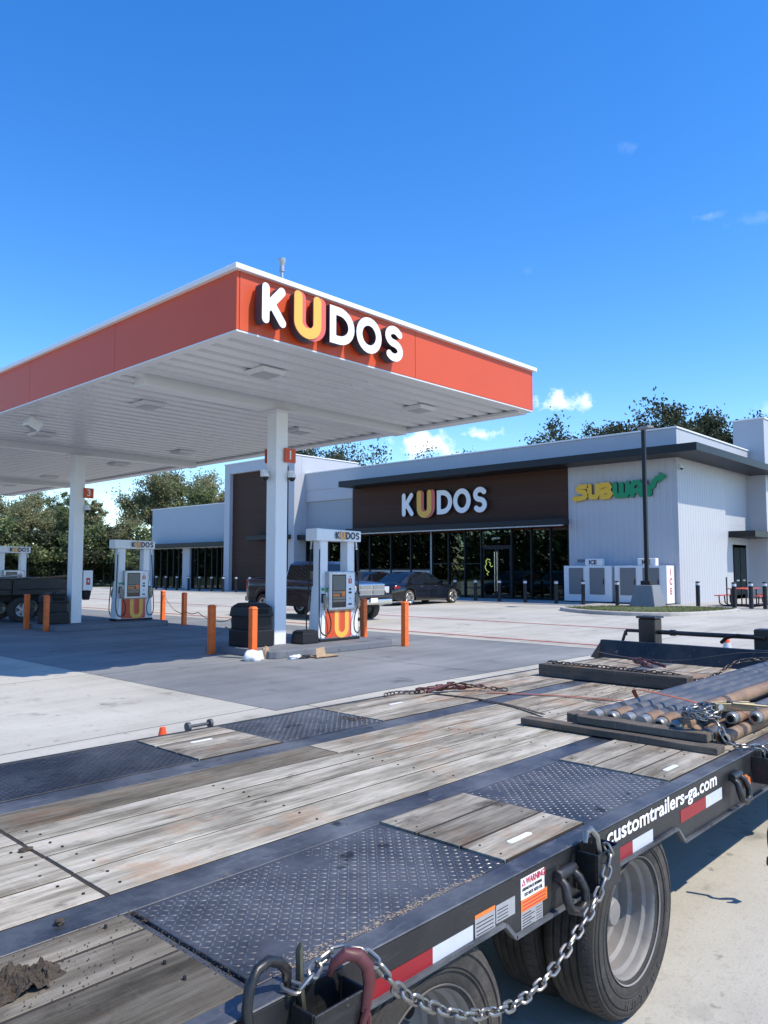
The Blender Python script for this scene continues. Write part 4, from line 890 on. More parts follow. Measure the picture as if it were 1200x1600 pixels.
for i, px in enumerate((246, 261, 278, 296, 313, 332, 350, 370, 391)):
    t = (px-600)/1200.; y = 31.0*(.682-.731*t)/(.731+.682*t)
    bbol(31.0, y, .122, 'black bollard with pale band by the far left wing, %s from left' % ['first', 'second', 'third', 'fourth', 'fifth', 'sixth', 'seventh', 'eighth', 'ninth'][i])
# lamp post
lp = empty('lamp_post', (30.1, 13.5, .2), 'tall dark lamp post on a grey concrete base in the grass island', 'lamp post')
mb = MB(); mb.add([(-.55, -.55, -.05), (.55, -.55, -.05), (.55, .55, -.05), (-.55, .55, -.05), (-.36, -.36, .85), (.36, -.36, .85), (.36, .36, .85), (-.36, .36, .85)], [(0, 3, 2, 1), (4, 5, 6, 7), (0, 1, 5, 4), (1, 2, 6, 5), (2, 3, 7, 6), (3, 0, 4, 7)]); part('concrete_base', mb, 'grey', lp, .03, 2)
mb = MB(); mb.box((-.2, -.2, .85), (.2, .2, 1.02)); part('base_cover', mb, 'dark', lp, .02)
mb = MB(); mb.box((-.075, -.075, 1.0), (.075, .075, 7.3)); part('pole', mb, 'dark', lp, .012)
mb = MB(); mb.box((-.6, -.02, 7.16), (-.0, .32, 7.27)); mb.xf(Matrix.Rotation(radians(65), 4, 'Z')); part('lamp_head', mb, 'grey', lp, .03, 2); mb = MB(); mb.tube([(0, 0, 7.3), (0, 0, 7.38)], .05, 8); part('finial', mb, 'dark', lp)
# picnic tables
def picnic(loc, lb, rz=0):
    r = empty('picnic_table', loc, lb, 'picnic table', 'red picnic tables beside the store', rz)
    mb = MB(); mb.box((-.95, -.38, .72), (.95, .38, .76)); part('table_top', mb, 'redtop', r, .012)
    for s in (-1, 1): mb = MB(); mb.box((-.95, s*.78-.14, .43), (.95, s*.78+.14, .465)); part('bench', mb, 'redtop', r, .01)
    for x in (-.7, -.05, .6):
        mb = MB(); mb.tube([(x, -.8, .43), (x, -.78, .12), (x, -.62, .03), (x, .62, .03), (x, .78, .12), (x, .8, .43)], .028, 7); mb.tube([(x, -.3, .03), (x, -.3, .72)], .028, 7); mb.tube([(x, .3, .03), (x, .3, .72)], .028, 7); part('leg_frame', mb, 'dark', r)
    return r
picnic((34.5, 11.2, .122), 'red-topped picnic table beside the store, behind the left bollards'); picnic((37.2, 10.3, .122), 'red-topped picnic table nearer the side door of the store')
up_ = MB(); up_.tube([(33.6, 11.6, .122), (33.6, 11.6, 1.35)], .03, 8); mk('umbrella_pole', up_.mesh('umbrella_pole', [M['dark']]), None, 'thin dark pole standing by the red picnic tables', 'pole')

# ================================================================== vehicles
def wheel_mesh(rad, w, rim, kind):
    t = MB(); t.lathe([(rim, -w/2+.01), (rim+.02, -w/2), (rad-.03, -w/2+.005), (rad, -w/2+.035), (rad, w/2-.035), (rad-.03, w/2-.005), (rim+.02, w/2), (rim, w/2-.01)], axis='y', n=36)
    r = MB(); r.lathe([(rim+.004, -w/2+.012), (rim-.02, -w/2+.02), (rim-.03, -w/2+.07), (rim-.035, w/2-.02), (rim+.004, w/2-.012)], axis='y', n=36)
    r.lathe([(rim-.035, .03), (0, .03)], axis='y', n=24)
    k = 10 if kind == 'sedan' else 5
    for i in range(k):
        a = 2*pi*i/k; u, v = cos(a), sin(a); p = (-v, u); hw = .018 if kind == 'sedan' else .04
        pts = [(u*.05+p[0]*hw, v*.05+p[1]*hw), (u*(rim-.02)+p[0]*hw*.8, v*(rim-.02)+p[1]*hw*.8), (u*(rim-.02)-p[0]*hw*.8, v*(rim-.02)-p[1]*hw*.8), (u*.05-p[0]*hw, v*.05-p[1]*hw)]
        r.prism(pts, 'y', -w/2+.03, -w/2+.07)
    r.lathe([(0, -w/2+.015), (.06, -w/2+.018), (.065, -w/2+.06)], axis='y', n=16)
    return t.mesh('tyre', [M['rubber']]), r.mesh('rim', [M['chrome' if kind == 'sedan' else 'alu']])
def put_wheels(root, tm, rm, pos, rad):
    for x, y in pos:
        w = mk('wheel', tm, root); w.location = (x, y, rad)
        if y > 0: w.rotation_euler = (0, 0, pi)
        mk('rim', rm, w)
def loft(stations, mats, name):
    """stations: list of (x, [(y,z)...] half section bottom centre -> top centre)"""
    mb = MB(); n = len(stations[0][1]); vs = []
    for x, sec in stations:
        vs += [(x, -y, z) for y, z in sec]+[(x, y, z) for y, z in sec]
    fs = []
    for i in range(len(stations)-1):
        for k in range(n-1):
            a = i*2*n+k; b = (i+1)*2*n+k; fs.append((a, b, b+1, a+1)); fs.append((a+n, a+n+1, b+n+1, b+n))
    mb.add(vs, fs, 0, True)
    for i in (0, len(stations)-1):
        o = i*2*n; mb.add([vs[o+k] for k in range(n)]+[vs[o+n+k] for k in range(n-1, -1, -1)], [list(range(2*n))], 0, False)
    bm_me = mb.mesh(name, mats); 
    bm = bmesh.new(); bm.from_mesh(bm_me); bmesh.ops.remove_doubles(bm, verts=bm.verts, dist=.0005); bmesh.ops.recalc_face_normals(bm, faces=bm.faces); bm.to_mesh(bm_me); bm.free()
    return bm_me
def interp(T, x):
    if x <= T[0][0]: return T[0][1]
    for (a, u), (b, v) in zip(T[:-1], T[1:]):
        if x <= b: t = (x-a)/(b-a); t = t*t*(3-2*t)*.5+t*.5; return u+(v-u)*t
    return T[-1][1]
def car(name, loc, rz, label, cat, L, Wd, top, belt, width, axles, wr, ww, paint, roof, kind, zb0=.2, group=None):
    r = empty(name, loc, label, cat, group, rz)
    sts = []; n = int(L/.07)
    for i in range(n+1):
        x = L*i/n; w = interp(width, x)*Wd/2; zt = interp(top, x); zbelt = interp(belt, x); zb = zb0+.12*max(0, 1-min(x, L-x)/.5)
        for ax in axles:
            R = wr+.055; dxx = abs(x-ax)
            if dxx < R: zb = max(zb, wr+sqrt(R*R-dxx*dxx))
        zm = max(zb+.02, zb0+.25)
        sec = [(0, zb), (w*.93, zb), (w*.99, min(zb+.05, zbelt-.02)), (w, max(zm, zbelt-.30) if zm < zbelt-.05 else zbelt-.04), (w*.985, zbelt-.06), (w*.94, zbelt), (w*.80, zt-.03), (w*.45, zt), (0, zt+.015)]
        sts.append((x, sec))
    mk('body', loft(sts, [M[paint]], 'body'), r)
    # cabin
    xs, zb_, zr, hwb, hwt = roof['x'], roof['zb'], roof['zr'], roof['wb'], roof['wt']
    # xs: rear base, rear top, front top, front base
    def ring(t, e=0):   # t 0 bottom..1 top
        xr = xs[0]+(xs[1]-xs[0])*t; xf = xs[3]+(xs[2]-xs[3])*t; h = hwb+(hwt-hwb)*t; z = zb_+(zr-zb_)*t
        return xr, xf, h, z
    cab = MB(); lay = []
    for t in (0, .5, .85, 1.0):
        xr, xf, h, z = ring(t); inset = .0 if t < 1 else .10
        hh_ = h-inset; lay.append([(xr+inset*1.2, -hh_*.92, z), (xr+.12+inset, -hh_, z), (xf-.12-inset, -hh_, z), (xf-inset*1.2, -hh_*.9, z), (xf-inset*1.2, hh_*.9, z), (xf-.12-inset, hh_, z), (xr+.12+inset, hh_, z), (xr+inset*1.2, hh_*.92, z)])
    vs = [p for l in lay for p in l]; k = 8
    fs = [(a*k+i, a*k+(i+1) % k, (a+1)*k+(i+1) % k, (a+1)*k+i) for a in range(3) for i in range(k)]; cab.add(vs, fs, 0, True); cab.add([p for p in lay[-1]], [list(range(8))], 0, True)
    c = part('cabin', cab, paint, r, smooth=True)
    # side windows, windscreens
    def sidewin(xa0, xa1, xb0, xb1, s, nm='side_window'):
        t0, t1 = .08, .82; _, _, h0, z0 = ring(t0); _, _, h1, z1 = ring(t1); e = .008
        mb = MB(); mb.add([(xa0, s*(h0+e), z0), (xa1, s*(h0+e), z0), (xb1, s*(h1+e), z1), (xb0, s*(h1+e), z1)], [(0, 1, 2, 3) if s < 0 else (3, 2, 1, 0)]); part(nm, mb, 'carglass', c)
    for s in (-1, 1):
        for w4 in roof['win']: sidewin(*w4, s)
    for (xa, xb, nm, sg) in ((xs[0], xs[1], 'rear_window', -1), (xs[3], xs[2], 'windscreen', 1)):
        t0, t1 = .1, .85; mb = MB(); P = []
        for t, sgn in ((t0, -1), (t0, 1), (t1, 1), (t1, -1)):
            xr, xf, h, z = ring(t); P.append(((xr if sg < 0 else xf)+sg*.012, sgn*h*.84, z+.006))
        mb.add(P, [(0, 1, 2, 3)]); part(nm, mb, 'carglass', c)
    tm, rm = wheel_mesh(wr, ww, roof['rim'], kind)
    put_wheels(r, tm, rm, [(ax, s*(Wd/2-ww/2-.01)) for ax in axles for s in (-1, 1)], wr)
    mb = MB(); mb.box((.5, -Wd/2+.25, zb0-.02), (L-.5, Wd/2-.25, .55)); part('underbody', mb, 'trailerdark', r)
    return r
# black sedan nosed in to the store; local +x is the nose
sed_top = [(0, .92), (.25, 1.02), (.9, 1.04), (1.6, 1.0), (3.3, .98), (4.2, .90), (4.8, .78), (5.1, .62)]
sed_belt = [(0, .86), (.4, .93), (1.2, .95), (3.2, .92), (4.3, .84), (5.1, .56)]
sed_w = [(0, .80), (.25, .93), (.8, .99), (2.5, 1.0), (4.2, .98), (4.8, .90), (5.1, .74)]
sed_roof = dict(x=(.55, 1.45, 2.75, 3.75), zb=.94, zr=1.49, wb=.80, wt=.62, rim=.27, win=[(1.02, 1.42, 1.42, 1.5), (1.47, 2.36, 1.55, 2.28), (2.41, 3.45, 2.33, 2.78)])
sed = car('black_sedan', (24.95, 23.6, gz(27)), 0, 'glossy black sedan parked nose-in beside the store entrance', 'car', 5.1, 1.9, sed_top, sed_belt, sed_w, (1.05, 4.2), .345, .25, 'blackpaint', sed_roof, 'sedan', .2)
for s in (-1, 1):
    mb = MB(); mb.box((-.012, s*.50-.2, .74), (.10, s*.50+.2, .86)); mb.xf(Matrix.Identity(4)); part('tail_light', mb, 'cyan', sed, .03, 2)
    mb = MB(); mb.prism([(.05, .74), (.42, .78), (.40, .86), (.06, .87)], 'y', s*.905-.03, s*.905+.03); part('tail_light', mb, 'cyan', sed, .01)
    mb = MB(); mb.box((3.35, s*.93-.09, .98), (3.52, s*.93+.09, 1.1)); part('mirror', mb, 'blackpaint', sed, .03, 2)
    for x in (1.75, 2.75): mb = MB(); mb.box((x, s*.955-.01, .83), (x+.2, s*.955+.01, .855)); part('door_handle', mb, 'chrome', sed)
mb = MB(); mb.box((-.02, -.26, .62), (.0, .26, .74)); part('licence_plate', mb, 'stk_white', sed)
s2 = dup(sed, (25.3, 26.5, gz(27)), None, 'dark car mostly hidden behind the pickup and the black sedan')
# pickup, nose towards -Y
ram_top = [(0, 1.36), (1.9, 1.36), (1.95, 1.30), (3.7, 1.34), (4.3, 1.33), (5.0, 1.27), (5.25, 1.20), (5.35, 1.05)]
ram_belt = [(0, 1.32), (1.9, 1.32), (2.0, 1.26), (3.8, 1.24), (5.0, 1.10), (5.35, .9)]
ram_w = [(0, .95), (.2, .98), (2.6, .98), (4.2, 1.0), (4.9, .98), (5.2, .92), (5.35, .78)]
ram_roof = dict(x=(1.98, 2.12, 3.45, 4.12), zb=1.26, zr=1.93, wb=.90, wt=.72, rim=.255, win=[(2.16, 2.78, 2.20, 2.74), (2.84, 3.85, 2.80, 3.42)])
ram = car('pickup_truck', (18.03, 22.75, gz(18)), -pi/2, 'dark maroon pickup truck with chrome grille parked behind pump one', 'pickup', 5.35, 2.0, ram_top, ram_belt, ram_w, (1.0, 4.45), .40, .28, 'maroonpaint', ram_roof, 'truck', .42)
mb = MB(); mb.box((.12, -.78, .95), (1.85, .78, 1.372)); 
mb = MB(); mb.box((.10, -.74, 1.368), (1.84, .74, 1.374)); part('bed_opening', mb, 'trailerdark', ram)
mb = MB(); mb.prism([(5.30, .84), (5.40, .82), (5.42, 1.18), (5.30, 1.22)], 'y', -.60, .60); part('grille_surround', mb, 'chrome', ram, .02, 2)
for a, b in ((-.56, -.045), (.045, .56)):
    for c, d in ((.86, .985), (1.025, 1.15)): mb = MB(); mb.box((5.405, a, c), (5.428, b, d)); part('grille_opening', mb, 'grey', ram)
mb = MB(); mb.box((5.28, -.93, .52), (5.47, .93, .70)); part('front_bumper', mb, 'chrome', ram, .05, 3)
mb = MB(); mb.box((5.20, -.96, .722), (5.44, .96, .83)); part('front_valance', mb, 'maroonpaint', ram, .04, 2)
mb = MB(); mb.box((5.502, -.16, .60), (5.512, .16, .74)); part('licence_plate', mb, 'white', ram)
for s in (-1, 1):
    mb = MB(); mb.prism([(5.02, .92), (5.34, .88), (5.35, 1.10), (5.10, 1.12)], 'y', s*.77-.13, s*.77+.13); part('headlamp', mb, 'headlamp', ram, .03, 2)
    mb = MB(); mb.box((3.62, s*1.12-.12, 1.30), (3.74, s*1.12+.12, 1.60)); part('mirror', mb, 'black', ram, .03)
    mb = MB(); mb.box((-.015, s*.9-.06, .95), (.1, s*.9+.06, 1.28)); part('tail_light', mb, 'cyan', ram, .01)
    for x in (2.3, 2.95): mb = MB(); mb.box((x, s*1.0-.012, 1.10), (x+.2, s*1.0+.012, 1.13)); part('door_handle', mb, 'black', ram)
    mb = MB(); mb.box((1.5, s*.99-.015, .86), (4.0, s*.99+.015, .90)); part('side_moulding', mb, 'black', ram)
mb = MB(); mb.box((-.18, -.9, .52), (.02, .9, .70)); part('rear_bumper', mb, 'chrome', ram, .03)
# dark flatbed at the far left lane
ft = empty('dark_flatbed', (10.0, 26.2, 0), 'dark flatbed trailer with scrap on top at the far left pump', 'trailer')
def fp(nm, a, b, m, bev=0): mb = MB(); mb.box(a, b); return part(nm, mb, m, ft, bev, wc=True)
fp('bed', (3.5, 25.2, .86), (12.35, 27.4, 1.05), 'rail', .02); fp('side_board', (3.5, 25.16, 1.052), (12.35, 25.2, 1.36), 'rail', .01); fp('side_board', (3.5, 27.36, 1.052), (12.35, 27.4, 1.36), 'rail', .01); fp('frame_rail', (4.0, 25.5, .66), (12.0, 25.62, .858), 'trailerdark'); fp('rear_light_bar', (12.30, 25.3, .9), (12.38, 27.3, 1.0), 'red')
for i, x in enumerate((4.4, 6.2, 8.0, 9.8, 11.6)): fp('stake', (x, 25.1, .9), (x+.1, 25.158, 1.34), 'rail')
tm, rm = wheel_mesh(.40, .26, .21, 'truck')
for x in (11.2, 10.15, 6.0):
    for y in (25.32, 27.2):
        w = mk('wheel', tm, ft); w.location = Vector((x, y, .40))-Vector(ft.location); 
        if y > 26: w.rotation_euler = (0, 0, pi)
        mk('rim', rm, w)
rn = random.Random(5)
for i in range(7):
    mb = MB(); x = 4.2+i*1.1; y = rn.uniform(25.5, 26.6); mb.tube([(x, y, 1.36+rn.uniform(0, .1)), (x+1.6, y+rn.uniform(-.3, .5), 1.38+rn.uniform(0, .13))], .035, 7); me = mb.mesh('scrap_bar', [M[['rustpipe', 'alu', 'pipe'][i % 3]]])
    mk('scrap_bar', me, None, 'loose metal bar on the dark flatbed, %s from its right end' % ['seventh', 'sixth', 'fifth', 'fourth', 'third', 'second', 'first'][i], 'bar', 'scrap bars on the flatbed')
# ================================================================== foreground flatbed trailer (deck runs along +X)
DZ = .73
tr = empty('flatbed_trailer', (3.5, 2.75, 0), 'black flatbed trailer with weathered plank and diamond-plate deck in the foreground', 'trailer')
def tp_(nm, a, b, m, bev=0, seg=1, parent=tr, **k): mb = MB(); mb.box(a, b); return part(nm, mb, m, parent, bev, seg, wc=True, **k)
XA, XB = -1.2, 7.95
# side rail plate with wheel cut-outs
rp = [(XA, .735), (XA, .50), (1.10, .50), (1.16, .60), (2.08, .605), (2.14, .545), (2.76, .545), (2.80, .575), (3.42, .575), (3.50, .50), (XB, .49), (XB, .735)]
mb = MB(); mb.prism([(x, z-.004) for x, z in rp], 'y', 1.432, 1.446); rail = part('side_rail', mb, 'rail', tr, .003, wc=True)
lipm = MB()
for (xa, za), (xb, zb) in zip(rp[1:-2], rp[2:-1]):
    dx, dz = xb-xa, zb-za; l = hypot(dx, dz); nx, nz = -dz/l*.012, dx/l*.012
    lipm.prism([(xa, za-.004), (xb, zb-.004), (xb+nx, zb+nz-.004), (xa+nx, za+nz-.004)], 'y', 1.418, 1.4318)
part('rail_lip', lipm, 'steel', rail, wc=True)
tp_('rail_top_flange', (XA, 1.428, DZ+.0015), (XB, 1.508, DZ+.008), 'steel', .003)
tp_('steel_strip', (XA, 2.102, DZ-.02), (XB, 2.244, DZ+.003), 'steel', .002); tp_('steel_strip', (XA, 3.287, DZ-.02), (XB, 3.443, DZ+.003), 'steel', .002)
tp_('side_rail', (XA, 4.085, .50), (XB, 4.125, DZ+.006), 'rail', .004)
tp_('sub_frame', (XA+.02, 1.45, .62), (XB-.02, 4.08, .675), 'trailerdark')
for y in (2.15, 3.35): tp_('main_beam', (XA, y-.05, .32), (XB+.6, y+.05, .619), 'trailerdark')
for x in (1.74, 3.03): mb = MB(); mb.tube([(x, 1.6, .31), (x, 3.95, .31)], .06, 12); part('axle', mb, 'trailerdark', tr, wc=True)
rn = random.Random(11)
def plank(x0, x1, y0, y1, tint=1.0, hue=(1, 1, 1), dz=None, crook=True):
    z1 = DZ+(rn.uniform(.0034, .0050) if dz is None else dz); n = max(2, int((x1-x0)/.5)); mb = MB()
    ph = rn.uniform(0, 9); e = .0052
    def jit(x, k): return .0022*sin(x*2.3+ph+k)+.0012*sin(x*7.1+ph*2+k)
    vs = []; r = .0025
    for i in range(n+1):
        x = x0+(x1-x0)*i/n; a = y0+e+jit(x, 0)*.5; b = y1-e+jit(x, 2)*.5; h = z1+jit(x, 4)*.25
        vs += [(x, a, h-.042), (x, a, h-r), (x, a+r, h), (x, b-r, h), (x, b, h-r), (x, b, h-.042)]
    fs = [(i*6+k, (i+1)*6+k, (i+1)*6+(k+1) % 6, i*6+(k+1) % 6) for i in range(n) for k in range(6)]+[(0, 1, 2, 3, 4, 5), tuple(n*6+k for k in (5, 4, 3, 2, 1, 0))]
    mb.add(vs, fs); v = rn.uniform(.84, 1.08)*tint
    return part('plank', mb, 'wood', tr, wc=True, color=(v*hue[0], v*hue[1], v*hue[2]))
# centre run
cuts = [(2.246, 2.485, 1.10), (2.485, 2.70, 1.2), (2.70, 2.875, .92), (2.875, 3.045, 1.06), (3.045, 3.285, .46)]
for y0, y1, t in cuts:
    hue = (1, .93, .84) if t < .6 else (1, .985, .95)
    xe = 5.15+rn.uniform(-.3, .3) if t > .6 else 2.9
    plank(1.195, xe, y0, y1, t, hue)
    plank(xe+.008, XB-.02, y0, y1, t*.97 if t > .6 else .9, (1, .95, .9))
for o in [o for o in tr.children if o.name.startswith('plank')][:4]:
    pass
for y0, y1, t in [(2.246, 2.47, 1.15), (2.47, 2.69, 1.0), (2.69, 2.90, 1.05), (2.90, 3.285, .95)]:
    plank(XA, 1.178, y0, y1, t, (1, .97, .93))
# near wheel strip: planks between the diamond plates
for y0, y1, t in [(1.51, 1.80, .33), (1.80, 1.97, .46), (1.97, 2.10, .8)]: plank(XA, 1.150, y0, y1, t, (1, .95, .88), dz=.004)
for y0, y1, t in [(1.512, 1.705, .95), (1.705, 1.905, .66), (1.905, 2.10, .78)]: plank(2.225, 2.752, y0, y1, t, (1, .97, .94), dz=.012)
for y0, y1, t in [(1.512, 1.705, .97), (1.705, 1.905, .84), (1.905, 2.10, .85)]: plank(3.565, 5.9, y0, y1, t, (1, .97, .94), dz=.010)
for y0, y1, t in [(1.512, 1.705, .9), (1.705, 1.905, .85), (1.905, 2.10, .8)]: plank(5.905, XB-.02, y0, y1, t, (1, .97, .94), dz=.006)
# far wheel strip
for y0, y1, t in [(3.447, 3.66, .62), (3.66, 3.87, .85), (3.87, 4.08, 1.0)]: plank(2.305, 2.848, y0, y1, t, (1, .97, .94), dz=.010)
for y0, y1, t in [(3.447, 3.66, .85), (3.66, 3.87, .95), (3.87, 4.08, 1.0)]:
    plank(3.695, 6.05, y0, y1, t, (1, .97, .94), dz=.008); plank(6.055, XB-.02, y0, y1, t*.95, (1, .96, .92), dz=.008)
sf = MB()
for a, b in (((XA, 2.25, DZ-.02), (XB, 3.282, DZ+.0022)), ((XA, 1.515, DZ-.02), (1.15, 2.098, DZ+.0028)), ((2.23, 1.515, DZ-.02), (2.75, 2.098, DZ+.0105)), ((3.57, 1.515, DZ-.02), (5.895, 2.098, DZ+.0085)), ((5.9, 1.515, DZ-.02), (XB, 2.098, DZ+.0045)), ((2.31, 3.45, DZ-.02), (2.845, 4.078, DZ+.0085)), ((3.7, 3.45, DZ-.02), (XB, 4.078, DZ+.0065))): sf.box(a, b)
part('seam_dirt', sf, 'seam', tr, wc=True, kind='stuff')
# bolts in the planks
bo = MB()
for y in (2.31, 2.42, 2.54, 2.64, 2.75, 2.82, 2.93, 3.0):
    for x in (.45, 1.12, 1.27, 2.1, 2.95, 3.8, 4.7, 5.55, 6.4): bo.lathe([(.0, DZ+.0078), (.005, DZ+.0075), (.006, DZ+.001)], (x+rn.uniform(-.02, .02), y, 0), n=8)
for y in (1.56, 1.66, 1.76, 1.86, 1.95, 2.05):
    for x in (.5, 1.08, 2.27, 2.70, 3.61, 4.1, 4.9):
        if rn.random() < .45: continue
        bo.lathe([(0, DZ+.0145), (.004, DZ+.014), (.005, DZ+.004)], (x+rn.uniform(-.01, .01), y, 0), n=8)
part('bolt_heads', bo, 'trailerdark', tr, wc=True, kind='stuff')
# slots with bright tie-down straps let into the wood
for x, y, a in ((2.44, 1.60, 0), (3.78, 1.60, 0), (2.55, 3.80, 0), (4.2, 3.80, 0)):
    mb = MB(); mb.stroke([(x-.06, 0), (x+.06, 0)], .026, 0, .003); mb.v = [(v[0], y+v[2], DZ+.0135+v[1]*-1) for v in mb.v]; part('tie_plate', mb, ['white', 'white'], tr, wc=True)
from mathutils import noise as NZ
# diamond plates with raised lozenges
def diamond(x0, x1, y0, y1, z=.006, tint=(1, 1, 1)):
    p = tp_('diamond_plate', (x0+.006, y0+.004, DZ-.01), (x1-.006, y1-.004, DZ+z), 'plate', .002, color=tint)
    a = .0225; mb = MB(); L, Wd, H = .0135, .0042, .0022; zz = DZ+z+.0002
    i = 0; x = x0+.025
    while x < x1-.02:
        j = 0; y = y0+.02
        while y < y1-.018:
            nv = NZ.noise(Vector((x*4.2, y*4.2, 11)))+.45*NZ.noise(Vector((x*17, y*17, 5)))
            if nv > .52 or rn.random() < .012: y += a; j += 1; continue
            k_ = 1-.35*max(0, nv)-rn.uniform(0, .16); H = .0023*k_*(.55+.45*k_)
            s = 1 if (i+j) % 2 else -1; c = .7071; u = (c*k_, s*c*k_); v = (-s*c*k_, c*k_)
            mb.add([(x-u[0]*L, y-u[1]*L, zz), (x+v[0]*Wd, y+v[1]*Wd, zz), (x+u[0]*L, y+u[1]*L, zz), (x-v[0]*Wd, y-v[1]*Wd, zz), (x-u[0]*L*.5, y-u[1]*L*.5, zz+H), (x+u[0]*L*.5, y+u[1]*L*.5, zz+H)],
                   [(0, 3, 4), (3, 5, 4), (3, 2, 5), (2, 1, 5), (1, 4, 5), (1, 0, 4)])
            y += a; j += 1
        x += a; i += 1
    part('raised_tread', mb, 'tread', p, wc=True, kind='stuff', color=tint)
diamond(1.175, 2.222, 1.510, 2.098); diamond(2.755, 3.562, 1.510, 2.098); diamond(.4, 2.300, 3.447, 4.083, tint=(.5, .52, .55)); diamond(2.852, 3.692, 3.447, 4.083)
tp_('plate_gap', (1.152, 1.512, DZ-.012), (1.176, 2.098, DZ-.004), 'steel')
# wheels
def trailer_wheel():
    t = MB(); R = .372; w = .105
    prof = [(.225, -w+.012), (.238, -w+.004), (.262, -w-.004), (.275, -w-.003), (.277, -w-.009), (.281, -w-.009), (.283, -w-.005), (.288, -w-.010), (.318, -w-.011), (.321, -w-.006), (.327, -w-.006), (.330, -w-.011), (.340, -w-.007), (.342, -w-.003), (.352, -w-.002), (.366, -w+.018), (R, -w+.03)]
    for k in range(4): y = -w+.055+k*.033; prof += [(R, y-.006), (R-.011, y-.003), (R-.011, y+.003), (R, y+.006)]
    prof += [(R, w-.03), (.352, w-.004), (.32, w+.01), (.262, w+.006), (.225, w-.012)]
    t.lathe(prof, axis='y', n=72)
    # shoulder blocks
    for k in range(72):
        a = 2*pi*k/72; t.add([(cos(a+d)*r, y, sin(a+d)*r) for d, r, y in ((-.016, R+.0015, -w+.03), (.016, R+.0015, -w+.03), (.016, .364, -w+.010), (-.016, .364, -w+.010))], [(0, 1, 2, 3)])
    r = MB(); r.lathe([(.236, -w+.0), (.241, -w-.004), (.240, -w+.004), (.226, -w+.012), (.218, -w+.03), (.217, -w+.05), (.203, -w+.062), (.200, -w+.105), (.187, -w+.118), (.184, -w+.160), (.168, -w+.168), (.155, -w+.160), (.10, -w+.155), (.0, -w+.155)], axis='y', n=64)
    for k in range(8):
        a = 2*pi*k/8; r.lathe([(.016, .0), (.016, -.025), (.0, -.026)], (cos(a)*.085, -w+.155, sin(a)*.085), axis='y', n=6, smooth=False)
    h = MB(); h.lathe([(.066, -w+.155), (.060, -w+.115), (.052, -w+.09), (.046, -w+.083), (.0, -w+.08)], axis='y', n=24)
    dk = MB()
    dk.lathe([(.024, .0), (.0, -.001)], (.128, -w+.1555, 0), axis='y', n=14)
    return t.mesh('tyre', [M['rubber']]), r.mesh('rim', [M['wheelrim']]), h.mesh('hub', [M['wheelrim']]), dk.mesh('hand_hole', [M['pipein']])
tmm, rmm, hmm, dmm = trailer_wheel()
letters = [text_mesh(c, .045, 'tyretext' if 'tyretext' in M else 'rubber', .0015, .001) for c in 'SAILUN']
M['tyretext'] = mat('raised_tyre_lettering', (.05, .048, .046), .7)
for me in letters: me.materials.clear(); me.materials.append(M['tyretext'])
wset = [(1.74, 1.552, 0), (3.03, 1.552, 0), (1.74, 1.805, 0), (3.03, 1.805, 0), (1.74, 3.94, pi), (3.03, 3.94, pi)]
for x, y, rz in wset:
    w = mk('wheel', tmm, tr); w.location = Vector((x, y, .372+gz(x)))-Vector(tr.location); w.rotation_euler = (0, 0, rz); mk('rim', rmm, w); mk('hub', hmm, w)
    for k in range(5): mk('hand_hole', dmm, w).rotation_euler = (0, 2*pi*k/5+.5, 0)
    if y < 1.7:
        for k, me in enumerate(letters):
            a = radians(-52-k*11.5); o = mk('lettering', me, w); o.location = (cos(a)*.303, -.1168, sin(a)*.303); o.rotation_euler = (0, pi/2-a, 0)
# stake pockets
def pocket(x, near=False):
    mb = MB(); t = .008; y0, y1, z0, z1 = 1.345, 1.430, .575, .712
    mb.box((x, y0, z0), (x+.17, y0+t, z1)); mb.box((x, y0+t, z0), (x+t, y1, z1)); mb.box((x+.17-t, y0+t, z0), (x+.17, y1, z1)); part('stake_pocket', mb, 'rail', tr, .002, wc=True)
for x in (1.215, 2.545, 4.43, 6.2): pocket(x)
# hanging tie-down rings
def dring(x, tilt=0, r=.016):
    mb = MB(); y = 1.405
    mb.tube([(x-.035, y+.02, .665), (x-.035, y-.012, .64), (x-.045, y-.025, .60), (x-.03, y-.03, .565), (x+.02, y-.035, .545), (x+.06, y-.035, .56), (x+.07, y-.03, .60), (x+.055, y-.015, .645), (x+.05, y+.02, .668)], r, 10); 
    mb.tube([(x-.05, y+.012, .668), (x+.065, y+.012, .668)], .02, 10); part('tie_down_ring', mb, 'rail', tr, wc=True)
dring(2.435); dring(4.135); dring(5.6)
# upright blue-black ring near the camera
mb = MB(); c_ = [(1.085, 1.41, .64), (1.082, 1.41, .70), (1.078, 1.415, .755), (1.088, 1.42, .80), (1.112, 1.425, .825), (1.15, 1.43, .83), (1.185, 1.435, .812), (1.21, 1.44, .785), (1.216, 1.445, .755), (1.216, 1.45, .73)]
mb.tube(c_, .0125, 12); part('tie_down_ring', mb, 'rail', tr, wc=True)
mb = MB(); mb.tube([(1.245, 1.42, .66), (1.243, 1.43, .74), (1.25, 1.44, .815), (1.256, 1.44, .83)], [.013, .013, .012, .008], 8, flat=.6); part('tongue_bar', mb, 'ratchet', tr, wc=True)
